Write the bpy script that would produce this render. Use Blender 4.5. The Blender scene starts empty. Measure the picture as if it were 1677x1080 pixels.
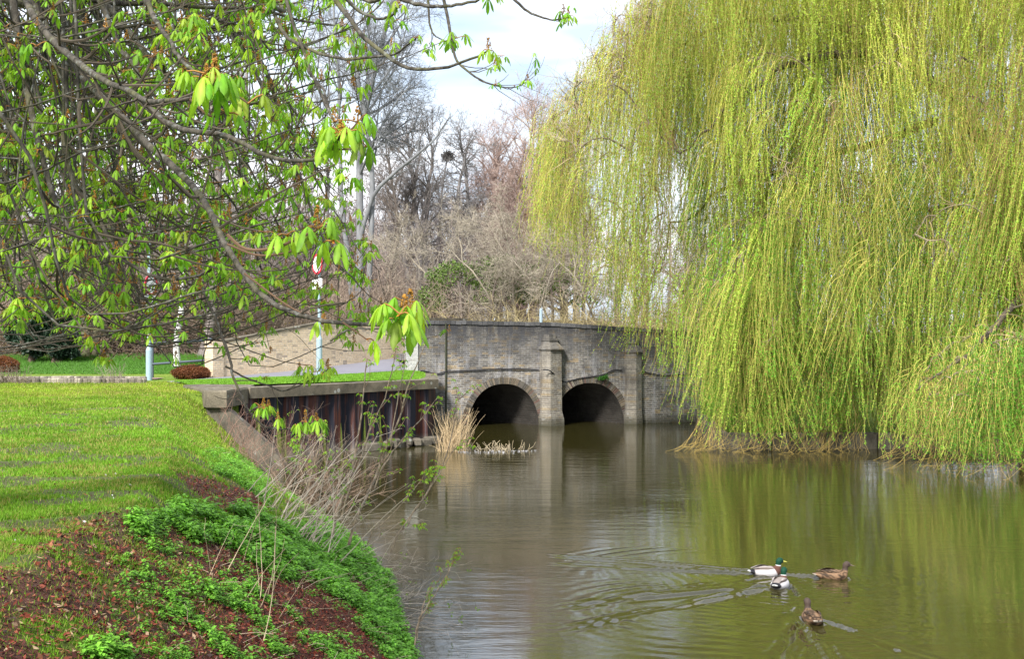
import bpy, math, random
import numpy as np
R = math.radians
random.seed(7)
# ------------------------------------------------------------------ camera, sky, sun, exposure
F, CX, HY, CZ = 2000.0, 838.5, 545.0, 3.5        # focal length in photo pixels, centre, horizon row, eye height above water
scene = bpy.context.scene
C = scene.collection
cam_d = bpy.data.cameras.new('camera'); cam = bpy.data.objects.new('camera', cam_d); C.objects.link(cam)
cam.location = (0, 0, CZ); cam.rotation_euler = (R(90), 0, 0)
cam_d.sensor_width = 36; cam_d.lens = F/1677*36; cam_d.shift_y = 5/1677; cam_d.clip_end = 2000; cam_d.clip_start = 0.05
scene.camera = cam
scene.view_settings.view_transform = 'Standard'; scene.view_settings.look = 'None'
scene.view_settings.exposure = 1.25; scene.view_settings.gamma = 1; scene.view_settings.use_curve_mapping = False
SUN_EL, SUN_AZ = 42, 206                          # azimuth the light comes from, clockwise from +Y (behind left)
sl = bpy.data.lights.new('sun', 'SUN'); sl.energy = 3.0; sl.angle = R(10); sl.color = (1, .95, .88)
sun = bpy.data.objects.new('sun', sl); C.objects.link(sun)
sun.rotation_euler = (R(90-SUN_EL), 0, -R(SUN_AZ)+math.pi)
world = bpy.data.worlds.new('World'); scene.world = world; world.use_nodes = True
wt = world.node_tree; wt.nodes.clear()
def wn(t, **k):
    n = wt.nodes.new(t)
    for a, b in k.items(): setattr(n, a, b)
    return n
sky = wn('ShaderNodeTexSky', sky_type='NISHITA', sun_disc=False, sun_elevation=R(SUN_EL), sun_rotation=R(SUN_AZ), air_density=1.0, dust_density=2.0)
tc = wn('ShaderNodeTexCoord'); mp = wn('ShaderNodeMapping'); mp.inputs['Scale'].default_value = (1.5, 1.5, 6.0); mp.inputs['Location'].default_value = (.35, .1, .25)
nz = wn('ShaderNodeTexNoise'); nz.inputs['Scale'].default_value = 1.7; nz.inputs['Detail'].default_value = 6; nz.inputs['Roughness'].default_value = .5
cr = wn('ShaderNodeValToRGB'); cr.color_ramp.elements[0].position = .36; cr.color_ramp.elements[1].position = .56
cr.color_ramp.elements[0].color = (.5, .5, .5, 1)
sc_ = wn('ShaderNodeVectorMath', operation='SCALE'); sc_.inputs['Scale'].default_value = .10
nz2 = wn('ShaderNodeTexNoise'); nz2.inputs['Scale'].default_value = 3.0; nz2.inputs['Detail'].default_value = 4
cl = wn('ShaderNodeMix', data_type='RGBA'); cl.inputs['A'].default_value = (.36, .44, .56, 1); cl.inputs['B'].default_value = (.74, .75, .78, 1)
mx = wn('ShaderNodeMix', data_type='RGBA'); bg = wn('ShaderNodeBackground'); out = wn('ShaderNodeOutputWorld')
L = wt.links.new
L(tc.outputs['Generated'], mp.inputs['Vector']); L(mp.outputs[0], nz.inputs['Vector']); L(mp.outputs[0], nz2.inputs['Vector']); L(nz.outputs['Fac'], cr.inputs[0])
cr2 = wn('ShaderNodeValToRGB'); cr2.color_ramp.elements[0].position = .38; cr2.color_ramp.elements[1].position = .60; L(nz2.outputs['Fac'], cr2.inputs[0]); L(sky.outputs[0], sc_.inputs[0]); L(cr.outputs[0], mx.inputs['Factor']); L(sc_.outputs[0], mx.inputs['A']); L(cr2.outputs[0], cl.inputs['Factor'])
L(cl.outputs['Result'], mx.inputs['B']); L(mx.outputs['Result'], bg.inputs[0]); L(bg.outputs[0], out.inputs[0]); bg.inputs[1].default_value = 1.0

# ------------------------------------------------------------------ helpers
def P(px, py, Y): return np.array(((px-CX)/F*Y, Y, CZ-(py-HY)/F*Y))
def G(px, py, Z): Y = (CZ-Z)*F/(py-HY); return np.array(((px-CX)/F*Y, Y, Z))
def proj(p):
    p = np.asarray(p, float); Y = np.maximum(p[..., 1], .1)
    return CX+F*p[..., 0]/Y, HY-F*(p[..., 2]-CZ)/Y
def vnoise(x, y, s=1.0, seed=0):
    x = np.asarray(x, float)*s+seed*17.3; y = np.asarray(y, float)*s+seed*9.1
    xi = np.floor(x); yi = np.floor(y); fx = x-xi; fy = y-yi; fx = fx*fx*(3-2*fx); fy = fy*fy*(3-2*fy)
    h = lambda a, b: np.mod(np.sin(a*127.1+b*311.7)*43758.5453, 1.0)
    return (h(xi, yi)*(1-fx)+h(xi+1, yi)*fx)*(1-fy)+(h(xi, yi+1)*(1-fx)+h(xi+1, yi+1)*fx)*fy
def fbm(x, y, s=1.0, seed=0): return .5*vnoise(x, y, s, seed)+.3*vnoise(x, y, s*2.1, seed+1)+.2*vnoise(x, y, s*4.3, seed+2)
def sstep(a, b, x): t = np.clip((np.asarray(x, float)-a)/(b-a), 0, 1); return t*t*(3-2*t)
def inpoly(px, py, poly):
    px = np.asarray(px); py = np.asarray(py); r = np.zeros(px.shape, bool); n = len(poly)
    for i in range(n):
        x0, y0 = poly[i]; x1, y1 = poly[(i+1) % n]
        if y0 == y1: continue
        c = ((y0 > py) != (y1 > py)) & (px < (x1-x0)*(py-y0)/(y1-y0)+x0); r ^= c
    return r
def nrm(v): return v/np.maximum(np.linalg.norm(v, axis=-1, keepdims=True), 1e-9)

class Acc:
    def __init__(s): s.v = []; s.f = []; s.c = []; s.n = 0
    def add(s, v, f, col=(.5, .5, .5), mat=0):
        v = np.asarray(v, float).reshape(-1, 3); f = np.asarray(f, int)
        if len(v) == 0 or len(f) == 0: return s
        c = np.asarray(col, float)
        if c.ndim == 1: c = np.tile(c, (len(v), 1))
        s.v.append(v); s.c.append(c); s.f.append((f+s.n, mat)); s.n += len(v); return s
    def build(s, name, mats, parent=None, smooth=False, loc=None, rotz=0, local=False):
        me = bpy.data.meshes.new(name); V = np.concatenate(s.v); Cc = np.concatenate(s.c)
        if parent is not None and not local:
            M = np.array(parent.matrix_basis.inverted()); V = V@M[:3, :3].T+M[:3, 3]
        starts = []; loops = []; mi = []; k = 0
        for f, m in s.f:
            w = f.shape[1]; loops.append(f.ravel()); starts.append(k+np.arange(len(f))*w); k += f.size; mi.append(np.full(len(f), m))
        loops = np.concatenate(loops); starts = np.concatenate(starts); mi = np.concatenate(mi)
        me.vertices.add(len(V)); me.vertices.foreach_set('co', V.ravel().astype(np.float32))
        me.loops.add(len(loops)); me.loops.foreach_set('vertex_index', loops.astype(np.int32))
        me.polygons.add(len(starts)); me.polygons.foreach_set('loop_start', starts.astype(np.int32))
        me.polygons.foreach_set('material_index', mi.astype(np.int32))
        me.polygons.foreach_set('use_smooth', np.full(len(starts), smooth))
        me.update(calc_edges=True); me.validate()
        ca = me.color_attributes.new('Col', 'FLOAT_COLOR', 'POINT')
        ca.data.foreach_set('color', np.concatenate([Cc, np.ones((len(Cc), 1))], 1).ravel().astype(np.float32))
        for m in (mats if isinstance(mats, (list, tuple)) else [mats]): me.materials.append(m)
        o = bpy.data.objects.new(name, me); C.objects.link(o)
        if parent is not None: o.parent = parent
        if loc is not None: o.location = loc
        o.rotation_euler.z = rotz
        return o
def tag(o, label=None, cat=None, group=None, kind=None):
    if label: o['label'] = label
    if cat: o['category'] = cat
    if group: o['group'] = group
    if kind: o['kind'] = kind
    return o
def empty(name, loc, rz=0, **k):
    o = bpy.data.objects.new(name, None); C.objects.link(o); o.location = tuple(loc); o.rotation_euler.z = rz; o.empty_display_size = .2
    bpy.context.view_layer.update(); return tag(o, **k)
def tubes(p, r, n=3, cap=False):
    """p (B,K,3), r (B,K) -> verts, quads"""
    p = np.asarray(p, float); r = np.asarray(r, float); B, K, _ = p.shape
    t = np.empty_like(p); t[:, 1:-1] = p[:, 2:]-p[:, :-2]; t[:, 0] = p[:, 1]-p[:, 0]; t[:, -1] = p[:, -1]-p[:, -2]; t = nrm(t)
    ref = np.where(np.abs(nrm(p[:, -1]-p[:, 0])[:, 2:3]) > .8, np.array([[1., .13, 0]]), np.array([[.07, .1, 1.]]))[:, None, :]
    u = nrm(np.cross(t, ref)); w = np.cross(t, u)
    a = np.arange(n)*2*math.pi/n
    v = p[:, :, None, :]+r[:, :, None, None]*(u[:, :, None, :]*np.cos(a)[None, None, :, None]+w[:, :, None, :]*np.sin(a)[None, None, :, None])
    idx = np.arange(B*K*n).reshape(B, K, n); j = np.roll(np.arange(n), -1)
    q = np.stack([idx[:, :-1, :], idx[:, :-1, :][:, :, j], idx[:, 1:, :][:, :, j], idx[:, 1:, :]], -1).reshape(-1, 4)
    return v.reshape(-1, 3), q
def smooth_line(pts, n):
    pts = np.asarray(pts, float); m = len(pts); e = np.vstack([2*pts[0]-pts[1], pts, 2*pts[-1]-pts[-2]])
    out = []
    for s in np.linspace(0, m-1, n):
        i = min(int(s), m-2); t = s-i; a, b, c, d = e[i:i+4]
        out.append(.5*((2*b)+(c-a)*t+(2*a-5*b+4*c-d)*t*t+(-a+3*b-3*c+d)*t**3))
    return np.array(out)
def tube1(acc, pts, r, n=8, col=(.5, .5, .5), mat=0, res=None, caps=True):
    pts = np.asarray(pts, float)
    if res: pts = smooth_line(pts, res)
    rr = np.interp(np.linspace(0, 1, len(pts)), np.linspace(0, 1, len(np.atleast_1d(r))), np.atleast_1d(r)) if np.ndim(r) else np.full(len(pts), r)
    v, q = tubes(pts[None], rr[None], n); acc.add(v, q, col, mat)
    if caps: acc.add(v[-n:], [list(range(n))], col, mat); acc.add(v[:n], [list(range(n))[::-1]], col, mat)
    return acc
def box(acc, c, s, rz=0, col=(.5, .5, .5), mat=0, bev=0.0):
    x, y, z = np.array(s)/2.0
    if bev:
        b = min(bev, x*.9, y*.9, z*.9); V = []
        for zz, i in ((-z, b), (-z+b, 0), (z-b, 0), (z, b)):
            X, Yy = x-i, y-i; k = b if i == 0 else b*.3
            V += [(-X+k, -Yy, zz), (X-k, -Yy, zz), (X, -Yy+k, zz), (X, Yy-k, zz), (X-k, Yy, zz), (-X+k, Yy, zz), (-X, Yy-k, zz), (-X, -Yy+k, zz)]
        V = np.array(V); q = []
        for l in range(3):
            for j in range(8): q.append((l*8+j, l*8+(j+1) % 8, l*8+8+(j+1) % 8, l*8+8+j))
        M = np.array([[math.cos(rz), -math.sin(rz), 0], [math.sin(rz), math.cos(rz), 0], [0, 0, 1]]); V = V@M.T+np.array(c)
        acc.add(V, q, col, mat); acc.add(V[:8], [list(range(8))[::-1]], col, mat); acc.add(V[24:], [list(range(8))], col, mat); return acc
    V = np.array([(-x, -y, -z), (x, -y, -z), (x, y, -z), (-x, y, -z), (-x, -y, z), (x, -y, z), (x, y, z), (-x, y, z)])
    M = np.array([[math.cos(rz), -math.sin(rz), 0], [math.sin(rz), math.cos(rz), 0], [0, 0, 1]])
    return acc.add(V@M.T+np.array(c), [(0, 3, 2, 1), (4, 5, 6, 7), (0, 1, 5, 4), (1, 2, 6, 5), (2, 3, 7, 6), (3, 0, 4, 7)], col, mat)

# ------------------------------------------------------------------ materials
class Mat:
    def __init__(s, name, rough=.85):
        s.m = bpy.data.materials.new(name); s.m.use_nodes = True; s.t = s.m.node_tree; s.p = s.t.nodes['Principled BSDF']; s.o = s.t.nodes['Material Output']
        s.p.inputs['Roughness'].default_value = rough; s.p.inputs['Specular IOR Level'].default_value = .25
    def n(s, t, ins=None, **k):
        x = s.t.nodes.new(t)
        for a, b in k.items(): setattr(x, a, b)
        for a, b in (ins or {}).items():
            if hasattr(b, 'is_linked') or isinstance(b, bpy.types.NodeSocket): s.t.links.new(b, x.inputs[a])
            else: x.inputs[a].default_value = b
        return x
    def L(s, a, b): s.t.links.new(a, b)
    def noise(s, vec, scale, detail=4, rough=.6): return s.n('ShaderNodeTexNoise', {'Vector': vec, 'Scale': scale, 'Detail': detail, 'Roughness': rough}).outputs['Fac']
    def ramp(s, f, stops):
        r = s.n('ShaderNodeValToRGB', {0: f}); e = r.color_ramp.elements
        while len(e) < len(stops): e.new(.5)
        for i, (p, c) in enumerate(stops): e[i].position = p; e[i].color = (c, c, c, 1) if np.ndim(c) == 0 else (*c, 1)
        return r.outputs[0]
    def mix(s, f, a, b, bt='MIX'):
        m = s.n('ShaderNodeMix', data_type='RGBA', blend_type=bt)
        for k, v in (('Factor', f), ('A', a), ('B', b)):
            if isinstance(v, bpy.types.NodeSocket): s.L(v, m.inputs[k])
            else: m.inputs[k].default_value = v if k == 'Factor' else (*v, 1)
        return m.outputs['Result']
    def math(s, op, a, b=0.0):
        m = s.n('ShaderNodeMath', operation=op)
        for i, v in enumerate((a, b)):
            if isinstance(v, bpy.types.NodeSocket): s.L(v, m.inputs[i])
            else: m.inputs[i].default_value = v
        return m.outputs[0]
    def obj(s): return s.n('ShaderNodeTexCoord').outputs['Object']
    def mapping(s, vec, scale=(1, 1, 1), rot=(0, 0, 0)): return s.n('ShaderNodeMapping', {'Vector': vec, 'Scale': scale, 'Rotation': rot}).outputs[0]
    def color(s, c):
        if isinstance(c, bpy.types.NodeSocket): s.L(c, s.p.inputs['Base Color'])
        else: s.p.inputs['Base Color'].default_value = (*c, 1)
        return s
    def bump(s, h, st=.4, d=.02):
        b = s.n('ShaderNodeBump', {'Height': h, 'Strength': st, 'Distance': d}); s.L(b.outputs[0], s.p.inputs['Normal']); return s
    def attr(s): return s.n('ShaderNodeAttribute', attribute_name='Col').outputs['Color']

def leaf_mat(name, tr=.4, var=.35, gloss=.35):
    m = Mat(name, .55); a = m.attr(); o = m.obj(); nz = m.noise(o, 9, 2)
    c = m.mix(1.0, a, m.ramp(nz, [(.3, 1-var), (.7, 1+var*.6)]), 'MULTIPLY'); m.color(c); m.p.inputs['Specular IOR Level'].default_value = gloss
    t = m.n('ShaderNodeBsdfTranslucent', {'Color': m.mix(1.0, c, (1.25, 1.2, .5), 'MULTIPLY')}); mx = m.n('ShaderNodeMixShader', {0: tr})
    m.L(m.p.outputs[0], mx.inputs[1]); m.L(t.outputs[0], mx.inputs[2]); m.L(mx.outputs[0], m.o.inputs[0]); return m.m
def attr_mat(name, rough=.9, var=.3, scale=20, bump=0.0, stretch=(1, 1, 1)):
    m = Mat(name, rough); o = m.mapping(m.obj(), stretch); nz = m.noise(o, scale, 5)
    m.color(m.mix(1.0, m.attr(), m.ramp(nz, [(.25, 1-var), (.75, 1+var)]), 'MULTIPLY'))
    if bump: m.bump(nz, .6, bump)
    return m.m
M_leaf = leaf_mat('chestnut_leaf', .5); M_willow = leaf_mat('willow_leaf', .35, .25); M_nettle = leaf_mat('nettle_leaf', .3, .3); M_grass = leaf_mat('grass_blade', .3, .2, .2)
M_ever = leaf_mat('evergreen_leaf', .12, .3, .5); M_twig = attr_mat('twig', .9, .3, 6); M_straw = attr_mat('dry_straw', .85, .25, 12)
M_feather = attr_mat('feather', .7, .12, 120)
def bark_mat(name, moss=.35):
    m = Mat(name, .9); o = m.obj(); a = m.attr(); n1 = m.noise(m.mapping(o, (1, 1, .35)), 30, 6); n2 = m.noise(o, 7, 4)
    c = m.mix(1.0, a, m.ramp(n1, [(.34, .35), (.66, 1.6)]), 'MULTIPLY')
    c = m.mix(m.ramp(n2, [(.52, 0.0), (.68, moss)]), c, (.16, .17, .035)); c = m.mix(m.ramp(m.noise(o, 23, 3), [(.57, 0.0), (.67, .6)]), c, (.22, .23, .21))
    m.color(c).bump(n1, .8, .01); return m.m
M_bark = bark_mat('chestnut_bark'); M_bark_far = attr_mat('wood_bark', .95, .45, 5, .02, (1, 1, .25))
def plain(name, c, rough=.5, metal=0, var=.12, scale=25):
    m = Mat(name, rough); nz = m.noise(m.obj(), scale, 5); m.color(m.mix(1.0, c, m.ramp(nz, [(.3, 1-var), (.7, 1+var)]), 'MULTIPLY'))
    m.p.inputs['Metallic'].default_value = metal; return m.m
def brick_mat(name, c1, c2, mort, tint, dark, hi=0.0, lo=0.0, bs=.8, pale=None):
    """local x+y along the wall, z up; hi/lo: heights between which soot stain grows"""
    m = Mat(name, .92); o = m.obj(); s = m.n('ShaderNodeSeparateXYZ', {0: o}); v = m.n('ShaderNodeCombineXYZ', {0: m.math('ADD', s.outputs[0], s.outputs[1]), 1: s.outputs[2]}).outputs[0]
    wob = m.n('ShaderNodeVectorMath', {0: v}, operation='ADD'); wn_ = m.n('ShaderNodeTexNoise', {'Vector': v, 'Scale': 3.0, 'Detail': 3}); sc = m.n('ShaderNodeVectorMath', {0: wn_.outputs['Color'], 'Scale': .035}, operation='SCALE'); m.L(sc.outputs[0], wob.inputs[1])
    b = m.n('ShaderNodeTexBrick', {'Vector': wob.outputs[0], 'Color1': (*c1, 1), 'Color2': (*c2, 1), 'Mortar': (*mort, 1), 'Scale': 1.0, 'Mortar Size': .013, 'Mortar Smooth': .35, 'Bias': 0.0, 'Brick Width': .235, 'Row Height': .077})
    c = b.outputs['Color']; n1 = m.noise(o, 1.3, 6, .7); n2 = m.noise(o, 14, 4, .7); n3 = m.noise(m.mapping(o, (3, 3, .5)), 1.4, 5, .7)
    # odd bricks of another colour: coarse cell noise snapped to bricks by the same coordinates
    cell = m.n('ShaderNodeTexWhiteNoise', {'Vector': m.n('ShaderNodeVectorMath', {0: m.mapping(wob.outputs[0], (1/.235, 1/.077, 1))}, operation='FLOOR').outputs[0]})
    c = m.mix(m.ramp(cell.outputs['Value'], [(.80, 0.0), (.9, .7)]), c, tint)
    c = m.mix(1.0, c, m.ramp(n2, [(.25, .6), (.75, 1.35)]), 'MULTIPLY')
    c = m.mix(m.ramp(n1, [(.40, 0.0), (.62, .75)]), c, dark)
    if pale: c = m.mix(m.ramp(n3, [(.5, 0.0), (.68, .55)]), c, pale)
    if hi:
        h = m.n('ShaderNodeMapRange', {'Value': s.outputs[2], 'From Min': lo, 'From Max': hi}).outputs[0]
        f = m.math('MULTIPLY', h, m.ramp(n3, [(.3, .45), (.6, 1.15)])); c = m.mix(m.math('MINIMUM', f, .9), c, (.035, .036, .042))
        w = m.n('ShaderNodeMapRange', {'Value': s.outputs[2], 'From Min': .45, 'From Max': .05}).outputs[0]; c = m.mix(m.math('MULTIPLY', w, .75), c, (.05, .05, .03))
    m.color(c); h1 = m.math('SUBTRACT', 1.0, b.outputs['Fac']); m.bump(m.math('ADD', h1, m.math('MULTIPLY', n2, 1.2)), bs, .02); return m.m
M_brick = brick_mat('old_bridge_brick', (.12, .11, .095), (.34, .305, .25), (.44, .43, .42), (.42, .31, .16), (.07, .07, .073), 3.95, 2.0, pale=(.50, .50, .53))
M_buff = brick_mat('buff_wall_brick', (.66, .50, .32), (.80, .65, .45), (.50, .45, .38), (.24, .21, .19), (.56, .44, .30), bs=.5)
M_quoin = brick_mat('pale_quoin_brick', (.48, .48, .46), (.60, .59, .56), (.5, .5, .5), (.36, .34, .3), (.3, .3, .3), bs=.5)
def concrete_mat(name, base, dark, lich=.5):
    m = Mat(name, .93); o = m.obj(); n1 = m.noise(o, 2.2, 8, .7); n2 = m.noise(o, 40, 4, .7)
    c = m.mix(m.ramp(n1, [(.35, 0.0), (.65, 1.0)]), base, dark); c = m.mix(1.0, c, m.ramp(n2, [(.3, .65), (.7, 1.3)]), 'MULTIPLY')
    v = m.n('ShaderNodeTexVoronoi', {'Vector': o, 'Scale': 3.2}).outputs['Distance']; spot = m.math('MULTIPLY', m.ramp(v, [(.16, 1.0), (.21, 0.0)]), m.ramp(m.noise(o, 1.0, 2), [(.45, 0.0), (.52, lich)]))
    c = m.mix(spot, c, (.55, .57, .53)); m.color(c).bump(m.math('ADD', n1, m.math('MULTIPLY', n2, .5)), .6, .02); return m.m
M_conc = concrete_mat('weathered_concrete', (.21, .18, .13), (.085, .075, .055)); M_conc2 = concrete_mat('wing_wall_concrete', (.18, .16, .125), (.07, .062, .05), .3)
M_void = plain('dark_culvert_brick', (.035, .03, .027), .9, 0, .4, 6)
M_pole = plain('blue_grey_paint', (.33, .43, .50), .45, .0, .1); M_rail = plain('galvanised_rail', (.08, .10, .12), .5, .3)
M_white = plain('sign_white', (.8, .8, .8), .4, 0, .03); M_red = plain('sign_red', (.65, .03, .06), .4, 0, .03); M_black = plain('black_rubber', (.02, .02, .02), .6)
M_signback = plain('sign_grey_back', (.12, .13, .14), .5); M_blue = plain('blue_board', (.02, .13, .55), .4, 0, .05); M_silver = plain('silver_paint', (.5, .52, .56), .25, .5, .03); M_glass = plain('dark_glass', (.03, .035, .04), .06)
m = Mat('asphalt', .9); o_ = m.obj(); m.color(m.mix(m.noise(o_, 1.2, 5), (.17, .17, .20), (.25, .245, .28))).bump(m.noise(o_, 90, 3), .4, .005); M_road = m.m
# steel piles: tar black with rust runs
m = Mat('tarred_rusty_steel', .6); o_ = m.obj(); a = m.noise(m.mapping(o_, (3.2, 3.2, .25)), 1.6, 6, .7); b_ = m.noise(m.mapping(o_, (1, 1, .6)), 5, 5, .7)
c_ = m.mix(m.ramp(a, [(.46, 0.0), (.60, 1.0)]), (.012, .013, .022), (.085, .030, .020)); c_ = m.mix(m.ramp(m.noise(m.mapping(o_, (5, 5, .2)), 1.5, 4), [(.58, 0.0), (.66, .8)]), c_, (.12, .10, .11))
s_ = m.n('ShaderNodeSeparateXYZ', {0: o_}); w_ = m.n('ShaderNodeMapRange', {'Value': s_.outputs[2], 'From Min': .35, 'From Max': .08}).outputs[0]
c_ = m.mix(m.math('MULTIPLY', w_, m.ramp(b_, [(.4, .3), (.6, 1.0)])), c_, (.20, .18, .15)); m.color(c_).bump(b_, .4, .01); M_pile = m.m
# ground
m = Mat('ground_soil_and_turf', .95); o_ = m.obj(); a = m.attr(); n1 = m.noise(o_, 16, 8, .75); n2 = m.noise(o_, 1.8, 6, .7); n3 = m.noise(o_, 70, 3, .7)
c_ = m.mix(1.0, a, m.ramp(n1, [(.28, .45), (.72, 1.5)]), 'MULTIPLY'); c_ = m.mix(1.0, c_, m.ramp(n2, [(.3, .72), (.7, 1.25)]), 'MULTIPLY'); c_ = m.mix(1.0, c_, m.ramp(n3, [(.3, .65), (.7, 1.35)]), 'MULTIPLY')
m.color(c_).bump(m.math('ADD', n1, n3), .8, .03); M_ground = m.m
# water
m = Mat('river_water', .03); o_ = m.obj(); m.p.inputs['IOR'].default_value = 1.75; m.p.inputs['Specular IOR Level'].default_value = .5
m.color(m.mix(m.noise(o_, .15, 3), (.030, .026, .008), (.042, .038, .010)))
h1 = m.noise(m.mapping(o_, (.55, 1.6, 1)), 1.9, 3, .55); h2 = m.noise(m.mapping(o_, (.6, 1.7, 1)), 9, 3, .6)
br = m.ramp(m.noise(m.mapping(o_, (.5, 1, 1)), .22, 2), [(.4, .35), (.62, 1.0)])
hh = m.math('MULTIPLY', m.math('ADD', m.math('MULTIPLY', h1, .012), m.math('MULTIPLY', h2, .0022)), br)
bp = m.n('ShaderNodeBump', {'Height': hh, 'Strength': 1.0, 'Distance': 1.0}); m.L(bp.outputs[0], m.p.inputs['Normal']); M_water = m.m

# ------------------------------------------------------------------ the land
SH = np.array([(-.2, 0), (-.4, 5), (-.58, 8), (-1.0, 13), (-1.68, 17), (-2.45, 20), (-3.65, 23), (-4.9, 26.5), (-6.0, 29.5), (-6.3, 31)])   # left shoreline (x, y)
PILE = [(-7.25, 32.6), (-2.62, 38.5)]
def shore_x(y): return np.interp(y, SH[:, 1], SH[:, 0])
def land_z(x, y):
    x = np.asarray(x, float); y = np.asarray(y, float); n = (fbm(x, y, .35, 3)-.5)*.10+(fbm(x, y, 2.2, 5)-.5)*.05
    lawn = 1.93+n*sstep(5, 7, y)*np.where(y > 31, .3, 1)+.30*sstep(46, 70, y)+2.5*sstep(70, 140, y)
    d = (shore_x(y)-x)*.92                                       # inland distance on the left bank
    W = np.interp(y, [0, 12, 20, 26, 31], [2.3, 2.5, 3.0, 2.9, 1.9])
    t_ = np.clip((d/W+.13)/1.13, 0, 1); bank = -.30+2.24*t_*(1.18-.18*t_)
    z = np.where(d < W*1.02, np.minimum(bank, lawn), lawn)
    z = np.where(d < -.42, -1.0, z)
    # beyond the wing wall: piles, then the bridge
    px_ = np.interp(y, [31.2, 32.6, 38.5, 38.6, 46], [-7.5, -7.35, -2.85, -2.95, -3.3])
    z2 = np.where(x < px_, lawn, -1.0)
    k = y > 31.3; z = np.where(k, z2, z)
    # far side of the bridge and right bank
    rb = np.interp(y, [37.0, 38.5, 43, 47.5, 60], [6.6, 6.9, 7.1, 7.4, 8]); right = (y > 37.0) & (x > rb)
    zr = .46+.5*sstep(38, 55, y)+1.2*sstep(44, 49, y)*sstep(14, 9, x)+n*.5+2.5*sstep(75, 140, y)
    z = np.where(right, zr, z)
    behind = y > 53; far = 2.0+.3*sstep(53, 70, y)+2.6*sstep(70, 140, y); ch = sstep(10, 12, x)
    z = np.where(behind & ~right, far, z); z = np.where(behind & right, far*(1-ch)+zr*ch, z)
    return z
MULCH = [(0, 905), (120, 870), (215, 845), (330, 870), (440, 900), (560, 930), (690, 1010), (760, 1090), (760, 1700), (-400, 1700), (-400, 900)]
PATCH = [(280, 770), (340, 785), (420, 815), (440, 850), (370, 840), (320, 815)]
def mulch_f(x, y, z):
    px, py = proj(np.stack([x, y, z], -1)); n = fbm(x, y, 1.1, 11); q = px+(n-.5)*130; w = py+(n-.5)*110+(vnoise(x, y, 5, 2)-.5)*40
    a = inpoly(q, w, MULCH).astype(float); b = inpoly(px, py+(vnoise(x, y, 4, 6)-.5)*20, PATCH)
    left = sstep(380, 100, px)*(vnoise(x, y, 2.3, 21) > .62)*.6
    return np.maximum(a*(1-left), b), n
def build_ground():
    xs = np.unique(np.concatenate([np.arange(-700, -60, 60), np.arange(-60, -14, 4), np.arange(-14, -8, .5), np.arange(-8, 1, .1), np.arange(1, 8.5, .25), np.arange(8.5, 30, 1.5), np.arange(30, 60, 6), np.arange(60, 701, 64)]))
    ys = np.unique(np.concatenate([[-60, -20, -8, -3], np.arange(0, 5, 1), np.arange(5, 16, .11), np.arange(16, 31, .2), np.arange(31, 48, .25), np.arange(48, 75, 1), np.arange(75, 160, 6), np.arange(160, 900, 70)]))
    X, Y = np.meshgrid(xs, ys); Z = land_z(X, Y); nx, ny = len(xs), len(ys)
    V = np.stack([X, Y, Z], -1).reshape(-1, 3); i = np.arange(nx*ny).reshape(ny, nx)
    q = np.stack([i[:-1, :-1], i[:-1, 1:], i[1:, 1:], i[1:, :-1]], -1).reshape(-1, 4)
    x, y, z = V.T; mf, n = mulch_f(x, y, z)
    turf = np.array([.12, .22, .02])*(.8+.5*fbm(x, y, .8, 9))[:, None]; yel = np.array([.26, .30, .035])
    f = sstep(22, 34, y)*.7*fbm(x, y, .5, 8); turf = turf*(1-f[:, None])+yel*f[:, None]
    dirt = ((fbm(x, y*1.5, 1.0, 31) > .535) & (y < 26))[:, None]*.75; turf = turf*(1-dirt)+np.array([.10, .075, .05])*dirt
    mul = np.array([.125, .042, .028])*(.7+.7*vnoise(x, y, 6, 4))[:, None]; lf = sstep(-1.6, -3.0, x)[:, None]*.5; mul = mul*(1-lf)+np.array([.11, .065, .05])*lf
    c = turf*(1-mf[:, None])+mul*mf[:, None]
    low = sstep(.5, .1, z)[:, None]; c = c*(1-low)+np.array([.06, .045, .03])*low
    wood = (sstep(55, 58, y)*sstep(12, 8, x))[:, None]; c = c*(1-wood)+np.array([.13, .09, .06])*wood
    a = Acc(); a.add(V, q, c); tag(a.build('ground', M_ground, smooth=True), kind='structure')
build_ground()

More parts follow.
